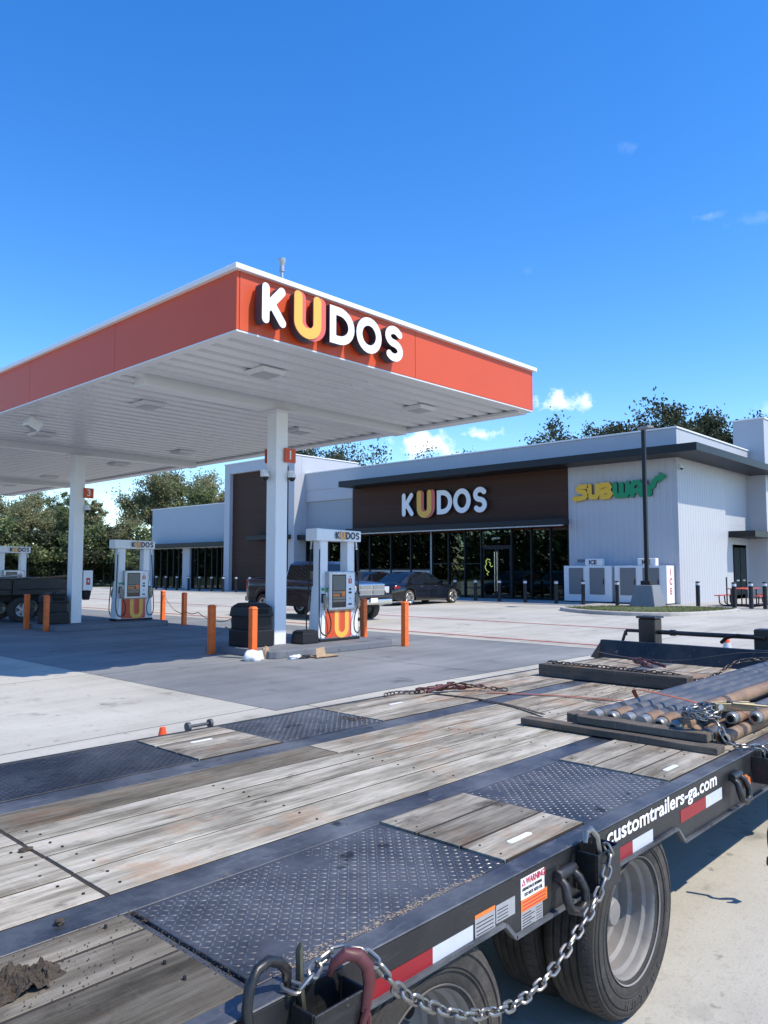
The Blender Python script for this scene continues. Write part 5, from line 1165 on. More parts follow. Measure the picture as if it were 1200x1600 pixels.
# decals on the side rail (faces -Y)
def decal(x0, x1, z0, z1, m, d=.0008): return tp_('decal', (x0, 1.4318-d-.0006, z0), (x1, 1.4318, z1), m, parent=rail)
def dtext(t, size, x, z, m, parent, sx=1, bold=0, align='LEFT', d=.0022):
    o = mk('lettering', text_mesh(t, size, m, .0002, bold, align, sx=sx), parent); o.location = Vector((x, 1.4318-d, z))-Vector(tr.location) if parent == rail else (x, 1.4318-d, z); return o
dtext('customtrailers-ga.com', .088, 2.735, .672, 'ltr_white', rail, sx=1.45, bold=.002)
rail_o = rail.location
for o in rail.children:
    if o.name.startswith('lettering'): o.location = (2.775, 1.4295, .693)
for x0, xm, x1, z0, z1 in ((1.47, 1.735, 1.925, .607, .655), (2.83, 2.995, 3.185, .580, .632), (3.475, 3.775, 3.985, .585, .64), (5.2, 5.45, 5.65, .585, .64), (.2, .5, .75, .58, .63)):
    decal(x0, xm, z0, z1, 'stk_red'); decal(xm, x1, z0, z1, 'stk_white')
decal(1.935, 2.04, .61, .665, 'stk_grey'); decal(1.935, 2.04, .6655, .677, 'stk_orange'); decal(2.045, 2.15, .618, .672, 'stk_grey')
for k in range(4): decal(1.942, 2.03, .617+k*.011, .6195+k*.011, 'ink', .0016); decal(2.052, 2.11, .625+k*.010, .6272+k*.010, 'ink', .0016)
sk = decal(2.185, 2.328, .645, .712, 'ltr_white'); decal(2.185, 2.345, .606, .6445, 'stk_orange'); decal(2.185, 2.315, .548, .6055, 'stk_grey')
for t, s, x, z, m in (('WARNING!', .030, 2.215, .698, 'inkred'), ('GREASE PACK BEARING', .0125, 2.192, .676, 'ink'), ('DO NOT ADD OIL', .0145, 2.205, .658, 'ink')):
    o = dtext(t, s, 0, 0, m, rail, bold=.0006, sx=.78 if t == 'WARNING!' else .9); o.location = (x, 1.4292, z)
tri = MB(); tri.stroke([(2.192, .690), (2.201, .706), (2.210, .690)], .0025, 1.4289, 1.4302, True, 0, 0); part('decal', tri, ['inkred'], rail, wc=True)
for k in range(3): decal(2.195, 2.335, .612+k*.011, .615+k*.011, 'inkred', .0016)
for k in range(6): decal(2.192, 2.245 if k % 2 else 2.265, .553+k*.0085, .5555+k*.0085, 'ink', .0016); decal(2.275, 2.308, .553+k*.0085, .5545+k*.0085, 'ink', .0016)
mb = MB(); mb.lathe([(.032, 0), (.032, -.008), (.026, -.010), (.026, -.020), (.0, -.024)], (0, 0, 0), axis='y', n=20); mb.v = [(v[0]*.9+4.325, v[1]+1.431, v[2]*1.15+.60) for v in mb.v]; part('marker_light', mb, 'amber', tr, wc=True)
# front bulkhead, jack post, rods, tongue
mb = MB(); mb.prism([(8.0, .70), (8.06, .70), (8.16, .915), (8.10, .915)], 'y', 1.45, 4.2); part('bulkhead', mb, 'rail', tr, .004, wc=True)
for y in (1.45, 4.185): mb = MB(); mb.prism([(7.86, .74), (8.05, .70), (8.13, .913)], 'y', y, y+.015); part('bulkhead_gusset', mb, 'rail', tr, wc=True)
tp_('jack_post', (8.62, 3.79, .30), (8.82, 3.99, 1.14), 'rail', .012); tp_('jack_cap', (8.60, 3.77, 1.141), (8.84, 4.01, 1.165), 'rail', .008)
mb = MB(); mb.tube([(8.72, 3.99, .985), (8.70, 4.17, .985), (8.70, 4.18, .93)], .02, 10); mb.tube([(8.70, 4.18, .98), (8.68, 4.24, .78)], .017, 10); part('jack_crank', mb, 'rail', tr, wc=True)
mb = MB(); mb.tube([(8.72, 3.79, .985), (8.72, 3.3, .985), (8.74, 1.5, 1.0)], .026, 10); mb.lathe([(.0, -.03), (.035, -.03), (.035, .03), (0, .03)], (8.72, 3.62, .985), axis='y', n=14); part('cross_rod', mb, 'rail', tr, wc=True)
tp_('tongue_beam', (8.0, 2.6, .36), (11.8, 2.8, .62), 'rail', .01); tp_('jack_post', (8.62, 2.52, .3), (8.82, 2.72, 1.08), 'rail', .012); tp_('tongue_brace', (8.62, 2.722, .34), (8.80, 3.79, .56), 'rail', .01)
mb = MB(); pts = [(8.62, 3.05, .92), (8.58, 2.98, .98), (8.56, 2.86, 1.01), (8.56, 2.72, 1.0), (8.58, 2.6, .99)]; mb.tube(pts, .02, 8); part('air_hose', mb, 'black', tr, wc=True)
# strap winch on the far rail
wi = MB(); wi.lathe([(.0, -.012), (.028, -.01), (.028, .01), (0, .012)], (2.70, 4.17, .745), axis='x', n=20); wi.lathe([(.0, -.012), (.026, -.01), (.026, .01), (0, .012)], (2.86, 4.17, .745), axis='x', n=20); wi.tube([(2.70, 4.17, .745), (2.86, 4.17, .745)], .010, 8); part('strap_winch', wi, 'steel', tr, wc=True)

# ------------------------------------------------------------------ chains
def spline(pts, step):
    P = [Vector(p) for p in pts]; c = []
    for i in range(len(P)-1):
        p0, p1, p2, p3 = P[max(0, i-1)], P[i], P[i+1], P[min(len(P)-1, i+2)]
        for k in range(24):
            t = k/24; c.append(.5*((2*p1)+(-p0+p2)*t+(2*p0-5*p1+4*p2-p3)*t*t+(-p0+3*p1-3*p2+p3)*t**3))
    c.append(P[-1]); out = [c[0]]; acc = 0
    for a, b in zip(c[:-1], c[1:]):
        d = (b-a).length
        while acc+d >= step:
            t = (step-acc)/d; a = a.lerp(b, t); out.append(a.copy()); d = (b-a).length; acc = 0
        acc += d
    return out
def link_mesh(pitch, wire, wid, m, n=7):
    hl = pitch/2+wire*.6; ry = wid/2-wire; pts = [(hl-ry+ry*cos(a), ry*sin(a), 0) for a in [-pi/2+pi*k/6 for k in range(7)]]+[(-hl+ry+ry*cos(a), ry*sin(a), 0) for a in [pi/2+pi*k/6 for k in range(7)]]
    mb = MB(); mb.tube(pts, wire, n, closed=True); return mb.mesh('link', [M[m]])
LK = link_mesh(.042, .0052, .036, 'gal'); LKd = link_mesh(.042, .0052, .036, 'rustchain')
def chain(pts, lb, lm=LK, pitch=.042, roll0=0, jit=.25, seed=1, group=None, name='chain'):
    P = spline(pts, pitch); r = empty(name, P[0], lb, 'chain', group); rnn = random.Random(seed)
    for i in range(len(P)-1):
        c = (P[i]+P[i+1])/2; t = (P[i+1]-P[i]).normalized(); up = Vector((0, 0, 1)) if abs(t.z) < .95 else Vector((0, 1, 0)); s = up.cross(t).normalized(); u = t.cross(s)
        a = roll0+(pi/2 if i % 2 else 0)+rnn.uniform(-jit, jit)+.6
        y = s*cos(a)+u*sin(a); zz = t.cross(y); mtx = Matrix(((t.x, y.x, zz.x, 0), (t.y, y.y, zz.y, 0), (t.z, y.z, zz.z, 0), (0, 0, 0, 1)))
        o = mk('link', lm, r); o.matrix_local = Matrix.Translation(c-P[0]) @ mtx
    return r
chain([(1.205, 1.445, .755), (1.225, 1.41, .745), (1.265, 1.41, .765), (1.31, 1.43, .775), (1.36, 1.415, .785), (1.405, 1.375, .775), (1.43, 1.335, .735), (1.482, 1.335, .674), (1.58, 1.335, .602), (1.713, 1.335, .523), (1.844, 1.335, .47), (2.022, 1.335, .432), (2.204, 1.335, .449), (2.367, 1.335, .512), (2.501, 1.335, .575), (2.60, 1.335, .665), (2.625, 1.34, .715), (2.60, 1.36, .745)], 'silver load chain looped along the side rail of the trailer', jit=.3)
hk = empty('chain_hook', (2.595, 1.365, .74), 'grey chain hook set in the stake pocket at the end of the chain', 'hook')
mb = MB(); mb.tube([(0, .0, -.05), (-.005, .01, .02), (-.03, .02, .05), (-.06, .02, .045), (-.075, .015, .015)], [.012, .014, .014, .012, .007], 9); part('body', mb, 'gal', hk)
gh = empty('grab_hook', (1.37, 1.33, .6), 'maroon grab hook hanging over the rail at the bottom of the picture', 'hook')
mb = MB(); mb.tube([(-.062, .07, .150), (-.055, .06, .178), (-.032, .045, .196), (-.002, .03, .188), (.016, .018, .160), (.018, .012, .125), (.008, .01, .092), (.002, .01, .065)], [.007, .012, .016, .018, .018, .017, .014, .013], 12, flat=.75); part('hook', mb, 'binder', gh)
for s in (-1, 1): mb = MB(); mb.tube([(.002, .01+s*.006, .072), (.002+s*.012, .01+s*.004, .05), (.002+s*.017, .01, -.03)], [.009, .009, .008], 8); part('clevis_leg', mb, 'binder', gh)
chain([(1.372, 1.338, .585), (1.376, 1.335, .50), (1.37, 1.335, .40), (1.372, 1.335, .30)], 'short silver chain hanging below the maroon grab hook', seed=5)
# heap of chain at the pipe ends
rh = random.Random(21); pts = []
for k in range(46): a = k*.9; rr = .075+.03*rh.random(); pts.append((4.42+cos(a)*rr*1.0+rh.uniform(-.02, .02), 1.685+sin(a)*rr*.85+rh.uniform(-.015, .015), .875+.05*rh.random()+.0008*k))
chain(pts, 'heaped silver chain lying on the pipe ends', jit=1.2, seed=9)
chain([(4.40, 1.62, .89), (4.36, 1.57, .87), (4.34, 1.53, .80), (4.38, 1.49, .765), (4.45, 1.45, .76), (4.50, 1.42, .755), (4.53, 1.39, .735), (4.53, 1.375, .66)], 'silver chain running from the heap down to the stake pocket', jit=.6, seed=12)
chain([(6.30, 3.79, .862), (6.2, 3.55, .87), (6.25, 3.3, .865), (6.22, 2.95, .866), (6.25, 2.62, .86), (6.45, 2.48, .80), (6.7, 2.42, .83), (6.9, 2.3, .93), (7.1, 2.05, .95), (7.25, 1.75, .93)], 'dull chain lying over the far timber and the pipes', LKd, jit=.5, seed=14)
chain([(4.36, 4.06, .752), (4.50, 4.07, .752), (4.6, 4.0, .752), (4.72, 3.95, .755)], 'dull chain end beside the maroon load binder', LKd, jit=.7, seed=15)
chain([(4.85, 3.84, .78), (4.95, 3.80, .80), (5.05, 3.72, .78), (5.16, 3.62, .76), (5.22, 3.52, .752)], 'dull chain at the right end of the maroon load binder', LKd, jit=.7, seed=16)
# load binders
def binder(loc, rz, lb, s=1.0):
    r = empty('load_binder', loc, lb, 'load binder', 'maroon load binders', rz)
    mb = MB(); mb.lathe([(0, -.20), (.016, -.20), (.020, -.13), (.027, -.125), (.027, -.07), (.021, -.065), (.021, .06), (.027, .065), (.027, .12), (.020, .125), (.016, .19), (0, .19)], (0, 0, .035), axis='x', n=18); part('barrel', mb, 'binder', r)
    mb = MB(); mb.box((-.03, -.012, .035), (.03, .012, .075)); mb.tube([(0, 0, .06), (-.1, -.05, .05), (-.26, -.13, .03)], [.012, .011, .013], 9); part('ratchet_handle', mb, 'binder', r)
    for sg in (-1, 1):
        mb = MB(); mb.tube([(sg*.19, 0, .035), (sg*.23, .0, .035), (sg*.26, .025, .033), (sg*.29, .015, .03), (sg*.285, -.015, .03), (sg*.262, -.02, .03)], [.009, .010, .011, .010, .009, .006], 8); part('end_hook', mb, 'binder', r)
    return r
binder((4.90, 3.84, DZ+.012), radians(-28), 'maroon ratchet load binder lying on the far side of the deck')
b2 = binder((6.55, 3.02, .86), radians(42), 'maroon load binder resting on the far timber')
# webbing straps
def ribbon(name, pts, w, m, lb, cat='strap', side=(0, 0, 1), th=.003):
    P = spline(pts, .06); mb = MB(); vs = []
    for i, p in enumerate(P):
        t = (P[min(i+1, len(P)-1)]-P[max(i-1, 0)]).normalized(); s = Vector(side).cross(t).normalized(); n = t.cross(s)
        vs += [p-s*w/2-n*th/2, p+s*w/2-n*th/2, p+s*w/2+n*th/2, p-s*w/2+n*th/2]
    mb.add(vs, [(i*4+k, (i+1)*4+k, (i+1)*4+(k+1) % 4, i*4+(k+1) % 4) for i in range(len(P)-1) for k in range(4)])
    return mk(name, mb.mesh(name, [M[m]]), None, lb, cat)
ribbon('strap', [(5.05, 3.60, .742), (5.3, 3.1, .744), (5.4, 2.6, .75), (5.25, 2.45, .80), (5.0, 2.34, .905), (4.85, 2.0, .907), (4.72, 1.80, .907), (4.62, 1.62, .90)], .03, 'strapred', 'faded red webbing strap running from the deck over the pipes')
ribbon('strap', [(4.72, 3.86, .744), (4.76, 3.5, .744), (4.70, 3.15, .744), (4.52, 2.75, .75)], .03, 'strapblk', 'dark webbing strap lying across the planks')
ribbon('strap', [(7.88, 4.12, .80), (7.6, 3.6, .80), (7.4, 3.0, .84), (7.5, 2.4, .95), (7.7, 1.7, .95)], .03, 'strapblk', 'dark strap stretched in front of the bulkhead')
rt = empty('ratchet_buckle', (4.44, 1.60, .93), 'olive steel ratchet strap buckle on top of the pipes', 'ratchet', None, radians(-42))
mb = MB(); mb.box((-.03, -.028, 0), (.20, -.022, .045)); mb.box((-.03, .022, 0), (.20, .028, .045)); part('side_plate', mb, 'ratchet', rt, .004); mb = MB(); mb.box((.06, -.034, .045), (.27, .034, .058)); mb.xf(Matrix.Rotation(radians(6), 4, 'Y')); part('lever', mb, 'ratchet', rt, .004); mb = MB(); mb.tube([(.0, -.03, .025), (.0, .03, .025)], .016, 12); part('spool', mb, 'alu', rt)
ribbon('strap', [(4.46, 1.56, .955), (4.52, 1.50, .93), (4.56, 1.43, .85), (4.58, 1.38, .76)], .035, 'strapred', 'red strap tail running down from the ratchet buckle')
# hook hanging beyond the pocket at the right edge
rh_ = empty('hanging_hook', (4.45, 1.35, .5), 'dark tie-down bar with maroon hook hanging at the right edge', 'hook')
mb = MB(); mb.tube([(0, 0, .0), (-.005, 0, -.13)], .012, 8); part('bar', mb, 'rail', rh_); mb = MB(); mb.tube([(-.005, 0, -.13), (-.03, 0, -.17), (-.03, 0, -.22), (-.01, 0, -.26), (.0, 0, -.29), (-.02, 0, -.33), (-.05, 0, -.32), (-.06, 0, -.285)], [.010, .012, .012, .014, .016, .017, .014, .008], 10); part('hook', mb, 'binder', rh_)
# ------------------------------------------------------------------ timbers
def timber(x0, x1, y0, y1, z0, z1, lb, dark=1.0, seed=0):
    mb = MB(); n = 6; rr = random.Random(seed); vs = []
    # grain runs along local x: build long axis on x, then turn
    L = y1-y0; W2 = (x1-x0)
    for i in range(n+1):
        x = L*i/n; j = lambda: rr.uniform(-.003, .003)
        vs += [(x, j(), j()*.3), (x, W2+j(), j()*.3), (x, W2+j(), z1-z0+j()), (x, j(), z1-z0+j())]
    mb.add(vs, [(i*4+k, (i+1)*4+k, (i+1)*4+(k+1) % 4, i*4+(k+1) % 4) for i in range(n) for k in range(4)]+[(0, 1, 2, 3), (n*4+3, n*4+2, n*4+1, n*4)])
    o = mk('timber', mb.mesh('timber', [M['beam']], .006, 2), None, lb, 'timber', 'dark timbers on the trailer deck', loc=(x1, y0, z0+.003), rz=pi/2, color=(dark, dark, dark)); return o
timber(4.19, 4.30, 1.52, 2.73, DZ+.008, DZ+.046, 'long dark timber under the pipe ends, lowest of the stack', .8, 1)
timber(4.265, 4.37, 1.60, 2.38, DZ+.050, DZ+.094, 'dark timber lying on the lower timber before the pipe ends', 1.0, 2)
timber(4.36, 4.50, 2.36, 2.50, DZ+.008, DZ+.085, 'short rust-brown wood block left of the pipe ends', 1.1, 3)
timber(6.17, 6.31, 2.46, 3.82, DZ+.010, DZ+.118, 'thick square timber across the far deck, left of the pipes', .7, 4)
timber(6.9, 7.02, 1.55, 2.44, DZ+.010, DZ+.055, 'dark timber under the far ends of the pipes', .7, 5)
# ------------------------------------------------------------------ pipes
def pipe(x0, x1, y, z, r, lb, m='pipe', end='pin', seed=0):
    o = empty('drill_pipe', (x0, y, z), lb, 'pipe', 'steel pipes loaded on the trailer')
    mb = MB(); L = x1-x0
    if end == 'pin':
        mb.lathe([(r*.93, .17), (r*.9, .19), (r*.9, L-.05), (0, L-.05)], axis='x', n=24); part('tube', mb, m, o)
        mb = MB(); mb.lathe([(.0, .0), (r*.92, 0), (r, .01), (r, .15), (r*.93, .171)], axis='x', n=24); part('tool_joint', mb, 'rustpipe', o)
        mb = MB(); mb.lathe([(.020, -.062), (.030, -.062), (.033, -.056)]+[(.034+.0022*(k % 2), -.054+k*.0065) for k in range(8)]+[(r*.8, .001)], axis='x', n=24); part('threaded_pin', mb, 'coupling', o)
        mb = MB(); mb.lathe([(.021, -.0605), (0, -.0600)], axis='x', n=16); part('bore', mb, 'pipein', o)
    elif end == 'cap':
        mb.lathe([(r*.93, .17), (r*.9, .18), (r*.9, L-.05), (0, L-.05)], axis='x', n=24); part('tube', mb, m, o)
        mb = MB(); mb.lathe([(.0, .0), (r*.98, 0), (r, .01), (r, .15), (r*.93, .171)], axis='x', n=24); part('tool_joint', mb, 'rustpipe' if seed % 2 else 'pipe', o)
        mb = MB(); mb.lathe([(0, -.072), (.036, -.072), (.041, -.066), (.041, -.006), (r*.9, -.003), (r*.9, .001)], axis='x', n=24); part('thread_protector', mb, 'coupling', o)
    else:
        mb.lathe([(r*.8, .06), (r*.8, 0), (r, 0), (r, .12), (r*.96, .14), (r*.96, L), (0, L)], axis='x', n=24); part('tube', mb, m, o)
        mb = MB(); mb.lathe([(r*.8, .055), (0, .056)], axis='x', n=20); part('bore', mb, 'pipein', o)
    return o
ords = ['leftmost', 'second from left', 'third from left', 'fourth from left', 'fifth from left', 'sixth from left']
for i in range(6):
    pipe(4.40+rn.uniform(0, .05), 7.75, 2.312-i*.098, .819, .046, 'blue-grey steel pipe with threaded end, %s in the upper row' % ords[i], 'pipe', 'pin' if i in (1, 4, 5) else 'cap', i)
for i in range(5):
    pipe(4.41+rn.uniform(-.03, .06), 7.75, 1.985-i*.098, .775, .038, 'rust-brown pipe end low under the chain, %s of the lower row' % ords[i], 'rustpipe' if i in (0, 2, 4) else 'pipe', 'open', 9+i) if i >= 2 else None
pipe(4.62, 7.9, 1.735, .898, .044, 'rusty orange-brown pipe with open end lying on top of the others', 'rustpipe', 'open', 20)
for i, (y, z) in enumerate(((1.64, .858), (1.545, .856))): pipe(4.80+i*.12, 7.7, y, z-.02, .040, 'grey pipe %s the ratchet buckle at the right edge' % ('behind' if i == 0 else 'below'), 'pipe', 'pin', 22+i)
# ------------------------------------------------------------------ dirt
from mathutils import noise as NZ
dm = MB(); nx, ny = 70, 44; vs = []
for i in range(nx+1):
    for j in range(ny+1):
        u, v = i/nx*2-1, j/ny*2-1; x, y = .775+u*.125, 1.93+v*.07; d = 1-sqrt(u*u+v*v)+.45*NZ.noise(Vector((u*2.3, v*1.6, 3)))
        h = max(0, min(1, d*1.6))**.6*.030*(1+.8*NZ.noise(Vector((x*40, y*40, 1))))+max(0, min(1, d*3))*(.013*NZ.noise(Vector((x*95, y*95, 2)))+.007*NZ.noise(Vector((x*230, y*230, 4))))
        vs.append((x+.01*NZ.noise(Vector((x*60, y*60, 7))), y, DZ+.001+h if d > 0 else DZ-.012))
dm.add(vs, [(i*(ny+1)+j, (i+1)*(ny+1)+j, (i+1)*(ny+1)+j+1, i*(ny+1)+j+1) for i in range(nx) for j in range(ny)])
mk('dirt_clump', dm.mesh('dirt_clump', [M['dirt']], fixn=False), None, 'brown clump of dirt on the planks at the lower left corner', 'dirt')
blob('dirt_clod', (1.0, 2.165, DZ+.006), .013, (1.2, .9, .8), 'dirt', 'small dirt clod on the steel strip near the dirt clump', 'dirt', 32, .5, 2)
blob('dirt_clod', (1.165, 2.80, DZ+.004), .016, (1.6, .9, .6), 'dirt', 'small dirt clod caught in the gap between plank ends', 'dirt', 33, .5, 2)
cr = MB(); rr = random.Random(44)
def crumb(x, y, s):
    z = DZ+.012; a = rr.uniform(0, 6.3); p = [(x+cos(a+k*2.1)*s*rr.uniform(.6, 1.2), y+sin(a+k*2.1)*s*rr.uniform(.6, 1.2), z-.006) for k in range(3)]; p.append((x, y, z-.006+s*.9)); cr.add(p, [(0, 1, 3), (1, 2, 3), (2, 0, 3)])
for _ in range(140): crumb(rr.gauss(.82, .14), rr.gauss(1.93, .08), rr.uniform(.001, .0045))
for _ in range(150): t = rr.random(); crumb(1.165+rr.gauss(0, .012), 1.52+t*.58, rr.uniform(.0015, .005))
for _ in range(120): crumb(rr.uniform(.6, 1.18), rr.uniform(1.75, 2.1), rr.uniform(.0012, .004))
for _ in range(160): crumb(rr.uniform(3.55, 3.67), rr.gauss(3.62, .06), rr.uniform(.003, .009))
for _ in range(200): crumb(rr.uniform(1.2, 6), rr.uniform(1.55, 4.0), rr.uniform(.001, .004))
for _ in range(100): crumb(rr.gauss(6.0, .2), rr.uniform(2.6, 3.7), rr.uniform(.002, .008))
dc = cr; cr = MB()
for _ in range(420):
    t = rr.random(); crumb(1.30+t*.75+rr.gauss(0, .03), 1.513+abs(rr.gauss(0, .016))*(1.2-t*.5)+.008*sin(t*31), rr.uniform(.0015, .006))
for _ in range(140): crumb(rr.uniform(1.22, 1.42), rr.gauss(1.50, .02), rr.uniform(.0015, .006))
cr.v = [(x, y, DZ+.006+(z-DZ-.006)*.35) for x, y, z in cr.v]
mk('dry_mud', cr.mesh('dry_mud', [M['drymud']], fixn=False), None, 'dry tan mud flakes along the near edge of the front diamond plate', 'mud', kind='stuff'); cr = dc
mk('dirt_crumbs', cr.mesh('dirt_crumbs', [M['dirt']], fixn=False), None, 'brown dirt crumbs scattered over the trailer deck', 'dirt', kind='stuff')
# ------------------------------------------------------------------ cones on the lot
def cone(loc, h, lb, band):
    r = empty('traffic_cone', loc, lb, 'cone', 'traffic cones'); mb = MB(); mb.box((-.14*h/.5, -.14*h/.5, 0), (.14*h/.5, .14*h/.5, .025)); part('base', mb, 'cone', r, .008)
    R = lambda z: .10*h/.5*(1-z/h)+.022
    mb = MB(); mb.lathe([(R(.025), .025), (R(h), h), (R(h)*.6, h+.002), (0, h)], n=24); part('shell', mb, 'cone', r)
    if band: mb = MB(); mb.lathe([(R(h*.18)+.003, h*.18), (R(h*.62)+.003, h*.62)], n=24); part('reflective_band', mb, 'stk_white', r)
cone((15.5, 5.38, .004), .46, 'orange and white traffic cone beyond the trailer front', True)
cone((3.33, 5.5, -.055), .52, 'small orange cone showing over the far edge of the deck', False)
# ================================================================== trees
def tree_mesh(seed, H, spread, kind, nleaf, leaf):
    rr = random.Random(seed); tb = MB(); tips = []
    def limb(p, d, L, r, lev):
        n = 5; pts = [p]; q = p.copy(); dd = d.copy()
        for i in range(n):
            dd = (dd+Vector((rr.uniform(-.22, .22), rr.uniform(-.22, .22), rr.uniform(-.08, .16)))).normalized(); q = q+dd*(L/n); pts.append(q.copy())
        rad = [r*(1-.75*i/n) for i in range(n+1)]; tb.tube(pts, rad, 6 if lev < 2 else 4, caps=False)
        if lev >= 2: tips.append((pts[-1], L*.55)); tips.append((pts[3], L*.45))
        else:
            for k in range(rr.randint(3, 5)):
                t = rr.uniform(.45, 1.0); i = min(n-1, int(t*n)); a = rr.uniform(0, 2*pi); out = Vector((cos(a), sin(a), rr.uniform(.15, .7))).normalized()
                limb(pts[i].lerp(pts[i+1], t*n-i if i < n else 0), (dd*.5+out*.8).normalized(), L*rr.uniform(.5, .72), rad[i]*.55, lev+1)
    # trunk
    n = 7; pts = [Vector((0, 0, -.2))]; x = y = 0; th = H*(.82 if kind != 'pine' else .97)
    for i in range(1, n+1): x += rr.uniform(-.12, .12)*H*.06; y += rr.uniform(-.12, .12)*H*.06; pts.append(Vector((x, y, th*i/n)))
    r0 = H*.017; tb.tube(pts, [r0*(1-.8*i/n) for i in range(n+1)], 8)
    nb = {'oak': 11, 'pine': 20, 'sparse': 9, 'bush': 10}[kind]
    for k in range(nb):
        t = rr.uniform(.38, 1.0) if kind != 'bush' else rr.uniform(.05, .9); f = t*n; i = min(n-1, int(f)); p = pts[i].lerp(pts[i+1], f-i); a = 2*pi*k/nb*2.4+rr.uniform(-.5, .5)
        if kind == 'pine': L = spread*(1.15-t*.8)*rr.uniform(.6, 1.1); d = Vector((cos(a), sin(a), rr.uniform(.05, .45))).normalized()
        else: L = spread*rr.uniform(.55, .95)*(1.15-.35*t); d = Vector((cos(a)*(1.25-t*.6), sin(a)*(1.25-t*.6), rr.uniform(.35, 1.1))).normalized()
        limb(p, d, L, r0*(1-.75*t)*.6, 1)
    tips.append((pts[-1], spread*.35))
    lb = MB(); per = max(1, nleaf//len(tips))
    for c, s in tips:
        dens = rr.uniform(.5, 1.35)
        for _ in range(int(per*dens)):
            o = Vector((rr.gauss(0, 1), rr.gauss(0, 1), rr.gauss(0, .75)))*s*.46; p = c+o; nrm = Vector((rr.uniform(-1, 1), rr.uniform(-1, 1), rr.uniform(-.3, 1))).normalized(); u = nrm.orthogonal().normalized(); ang = rr.uniform(0, pi); v = nrm.cross(u); u, v = u*cos(ang)+v*sin(ang), v*cos(ang)-u*sin(ang); l = leaf*rr.uniform(.6, 1.3)
            lb.add([p-u*l, p-v*l*.55, p+u*l, p+v*l*.55], [(0, 1, 2, 3)])
    return tb, lb
TV = {}
def variant(key, seed, H, spread, kind, nleaf, leaf, m):
    t, l = tree_mesh(seed, H, spread, kind, nleaf, leaf); TV[key] = (t.mesh('trunk', [M['bark']], fixn=False), l.mesh('crown', [M[m]], fixn=False), H)
variant('oak1', 1, 14, 5.2, 'oak', 15000, .17, 'leafA'); variant('oak2', 2, 14, 5.5, 'oak', 13000, .17, 'leafB'); variant('oak3', 3, 15, 4.6, 'oak', 12000, .16, 'leafC')
variant('pine1', 4, 16, 4.2, 'pine', 13000, .16, 'leafA'); variant('pine2', 5, 16, 3.8, 'pine', 13000, .16, 'leafB'); variant('sp1', 6, 14, 4.6, 'sparse', 2600, .15, 'leafC'); variant('sp2', 7, 14, 4.4, 'sparse', 1500, .14, 'leafC')
variant('bush1', 8, 5, 2.6, 'bush', 8000, .14, 'leafC'); variant('bush2', 9, 5, 2.8, 'bush', 8000, .14, 'leafA')
def pxdir(px, depth):
    t = (px-600)/1200.; fw = (cos(HEAD), sin(HEAD)); rt_ = (sin(HEAD), -cos(HEAD)); return (fw[0]*depth+rt_[0]*t*depth, fw[1]*depth+rt_[1]*t*depth)
def tree(kind, x, y, H, lb, grp, rz=None, wide=1.0):
    t, l, h = TV[kind]; s = H/h; r = empty('tree' if 'bush' not in kind else 'shrub', (x, y, -.2), lb, 'tree' if 'bush' not in kind else 'shrub', grp, random.uniform(0, 6.28) if rz is None else rz); r.scale = (s*wide, s*wide, s); mk('trunk', t, r); mk('crown', l, r)
random.seed(12)
# wood edge at left (azimuth columns measured across the picture)
LT_ = [(-70, 92, 'oak1', 9.4), (-25, 84, 'oak2', 8.8), (12, 90, 'oak1', 9.2), (45, 80, 'oak2', 8.0), (88, 96, 'pine1', 11.2), (112, 84, 'oak1', 8.2), (148, 92, 'pine2', 10.2), (182, 82, 'oak2', 6.4), (212, 98, 'sp1', 13.0), (236, 92, 'oak2', 11.6), (268, 99, 'oak2', 12.4), (300, 94, 'oak1', 11.4), (338, 102, 'oak2', 13.0), (372, 100, 'oak1', 12.0), (65, 110, 'oak2', 11.5), (120, 112, 'oak1', 11.5)]
wds = ['far left edge', 'left edge', 'left of the far pump', 'above the far pump', 'left of the middle column', 'just left of the middle column', 'right of the middle column', 'left of pump three', 'above pump three', 'left of the store wing', 'over the left end of the store wing', 'over the middle of the store wing', 'over the right part of the store wing', 'behind the brown tower', 'deep in the wood at left', 'deep in the wood behind the middle column']
kd = {'oak1': 'leafy green', 'oak2': 'olive-leaved', 'oak3': 'dark green', 'pine1': 'tall pine-like', 'pine2': 'olive pine-like', 'sp1': 'thin sparse', 'sp2': 'almost bare'}
for (px, d, k, H), w_ in zip(LT_, wds): x, y = pxdir(px, d); tree(k, x, y, H, '%s tree %s' % (kd[k], w_), 'trees behind the store and forecourt')
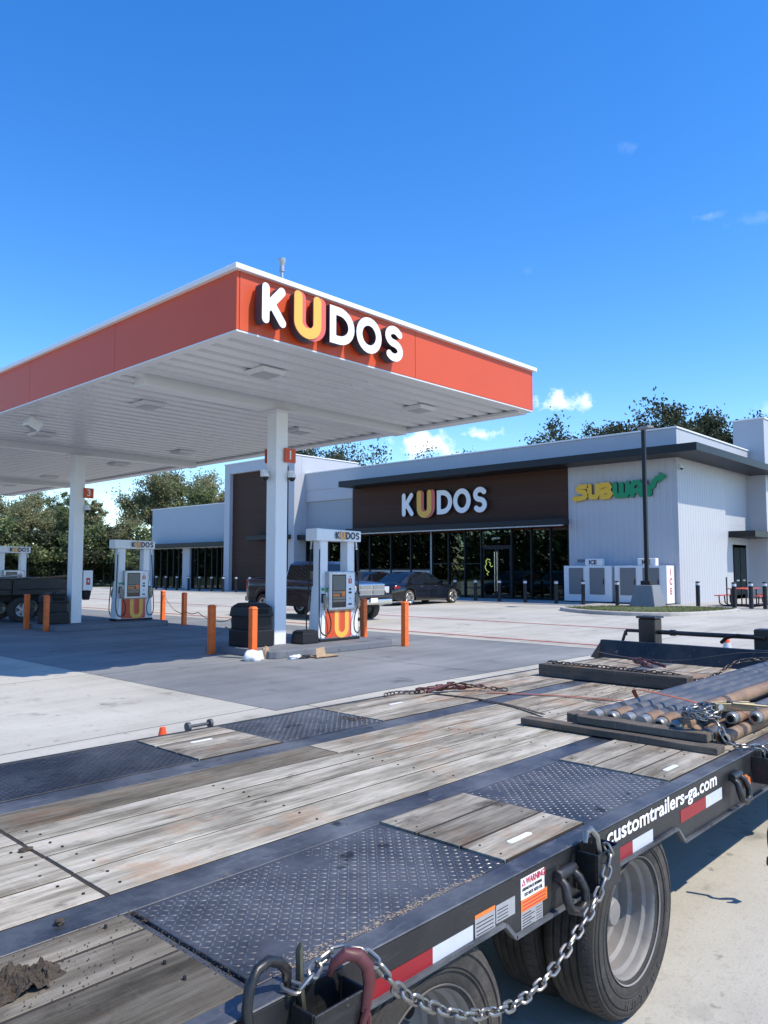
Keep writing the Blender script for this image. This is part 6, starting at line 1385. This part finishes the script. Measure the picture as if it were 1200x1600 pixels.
RT_ = [(490, 86, 'oak3', 15.0, 'dark green', 'right of the near column behind the store roof'), (545, 84, 'sp2', 15.6, 'almost bare', 'above the store roof left of the white cloud'), (595, 88, 'sp1', 15.8, 'thin sparse', 'just left of the white cloud'), (708, 84, 'sp2', 14.6, 'twiggy', 'with its tip over the roof below the white cloud'),
       (880, 76, 'sp1', 16.6, 'open-crowned', 'below the small cloud over the store roof'), (935, 74, 'oak3', 14.8, 'low dark', 'left of the lamp head over the roof'), (985, 72, 'oak3', 15.2, 'dark green', 'directly behind the lamp head'), (1035, 70, 'sp1', 17.4, 'tall thin-topped', 'right of the lamp head'), (1082, 72, 'oak3', 16.6, 'dense dark', 'behind the right corner of the roof'), (1128, 72, 'oak3', 15.6, 'dense dark', 'left of the right-hand tower'), (1185, 74, 'oak3', 13.5, 'dark', 'behind the right-hand tower'), (1290, 80, 'oak1', 15, 'green', 'past the right-hand tower')]
for px, d, k, H, a, w_ in RT_: x, y = pxdir(px, d); tree(k, x, y, H, '%s tree %s' % (a, w_), 'trees behind the store and forecourt')
bl = ['leftmost', 'second', 'third', 'fourth', 'fifth', 'sixth', 'seventh', 'eighth', 'ninth', 'tenth', 'eleventh']
for i in range(11):
    px = -60+i*32; x, y = pxdir(px, 76+(i*37 % 9)); tree('bush1' if i % 3 else 'bush2', x, y, 4.4+(i*13 % 5)*.4, 'dark shrub at the foot of the wood at left, %s along the edge' % bl[i], 'shrubs along the wood edge', wide=1.25)
# the wood across the road behind the camera (seen mirrored in the windows) and the wood's inner mass
fw_ = MB(); rr = random.Random(77)
def mass(cx_, cy_, h, w, n, leaf):
    for _ in range(n):
        a = rr.uniform(0, 2*pi); q = sqrt(rr.random())*w; z = rr.uniform(.0, 1)*h*(1-.35*(q/w)**2); p = Vector((cx_+cos(a)*q, cy_+sin(a)*q, z)); nrm = Vector((rr.uniform(-1, 1), rr.uniform(-1, 1), rr.uniform(-.2, 1))).normalized(); u = nrm.orthogonal().normalized(); v = nrm.cross(u); l = leaf*rr.uniform(.6, 1.3)
        fw_.add([p-u*l, p-v*l*.5, p+u*l, p+v*l*.5], [(0, 1, 2, 3)])
for i in range(30): mass(-38+rr.uniform(-4, 4), 25+i*5.2, rr.uniform(9, 14), 4.6, 900, .6)
for i in range(14):
    x, y = pxdir(-120+i*42, 112+rr.uniform(-4, 6)); mass(x, y, rr.uniform(4.5, 6.5), 6.5, 900, .4)
for i in range(10):
    x, y = pxdir(-90+i*36, 88); mass(x, y, rr.uniform(3.4, 4.8), 3.6, 700, .25)
mk('far_wood', fw_.mesh('far_wood', [M['leafD']], fixn=False), None, 'dense dark green wood beyond the forecourt', 'wood', kind='stuff')
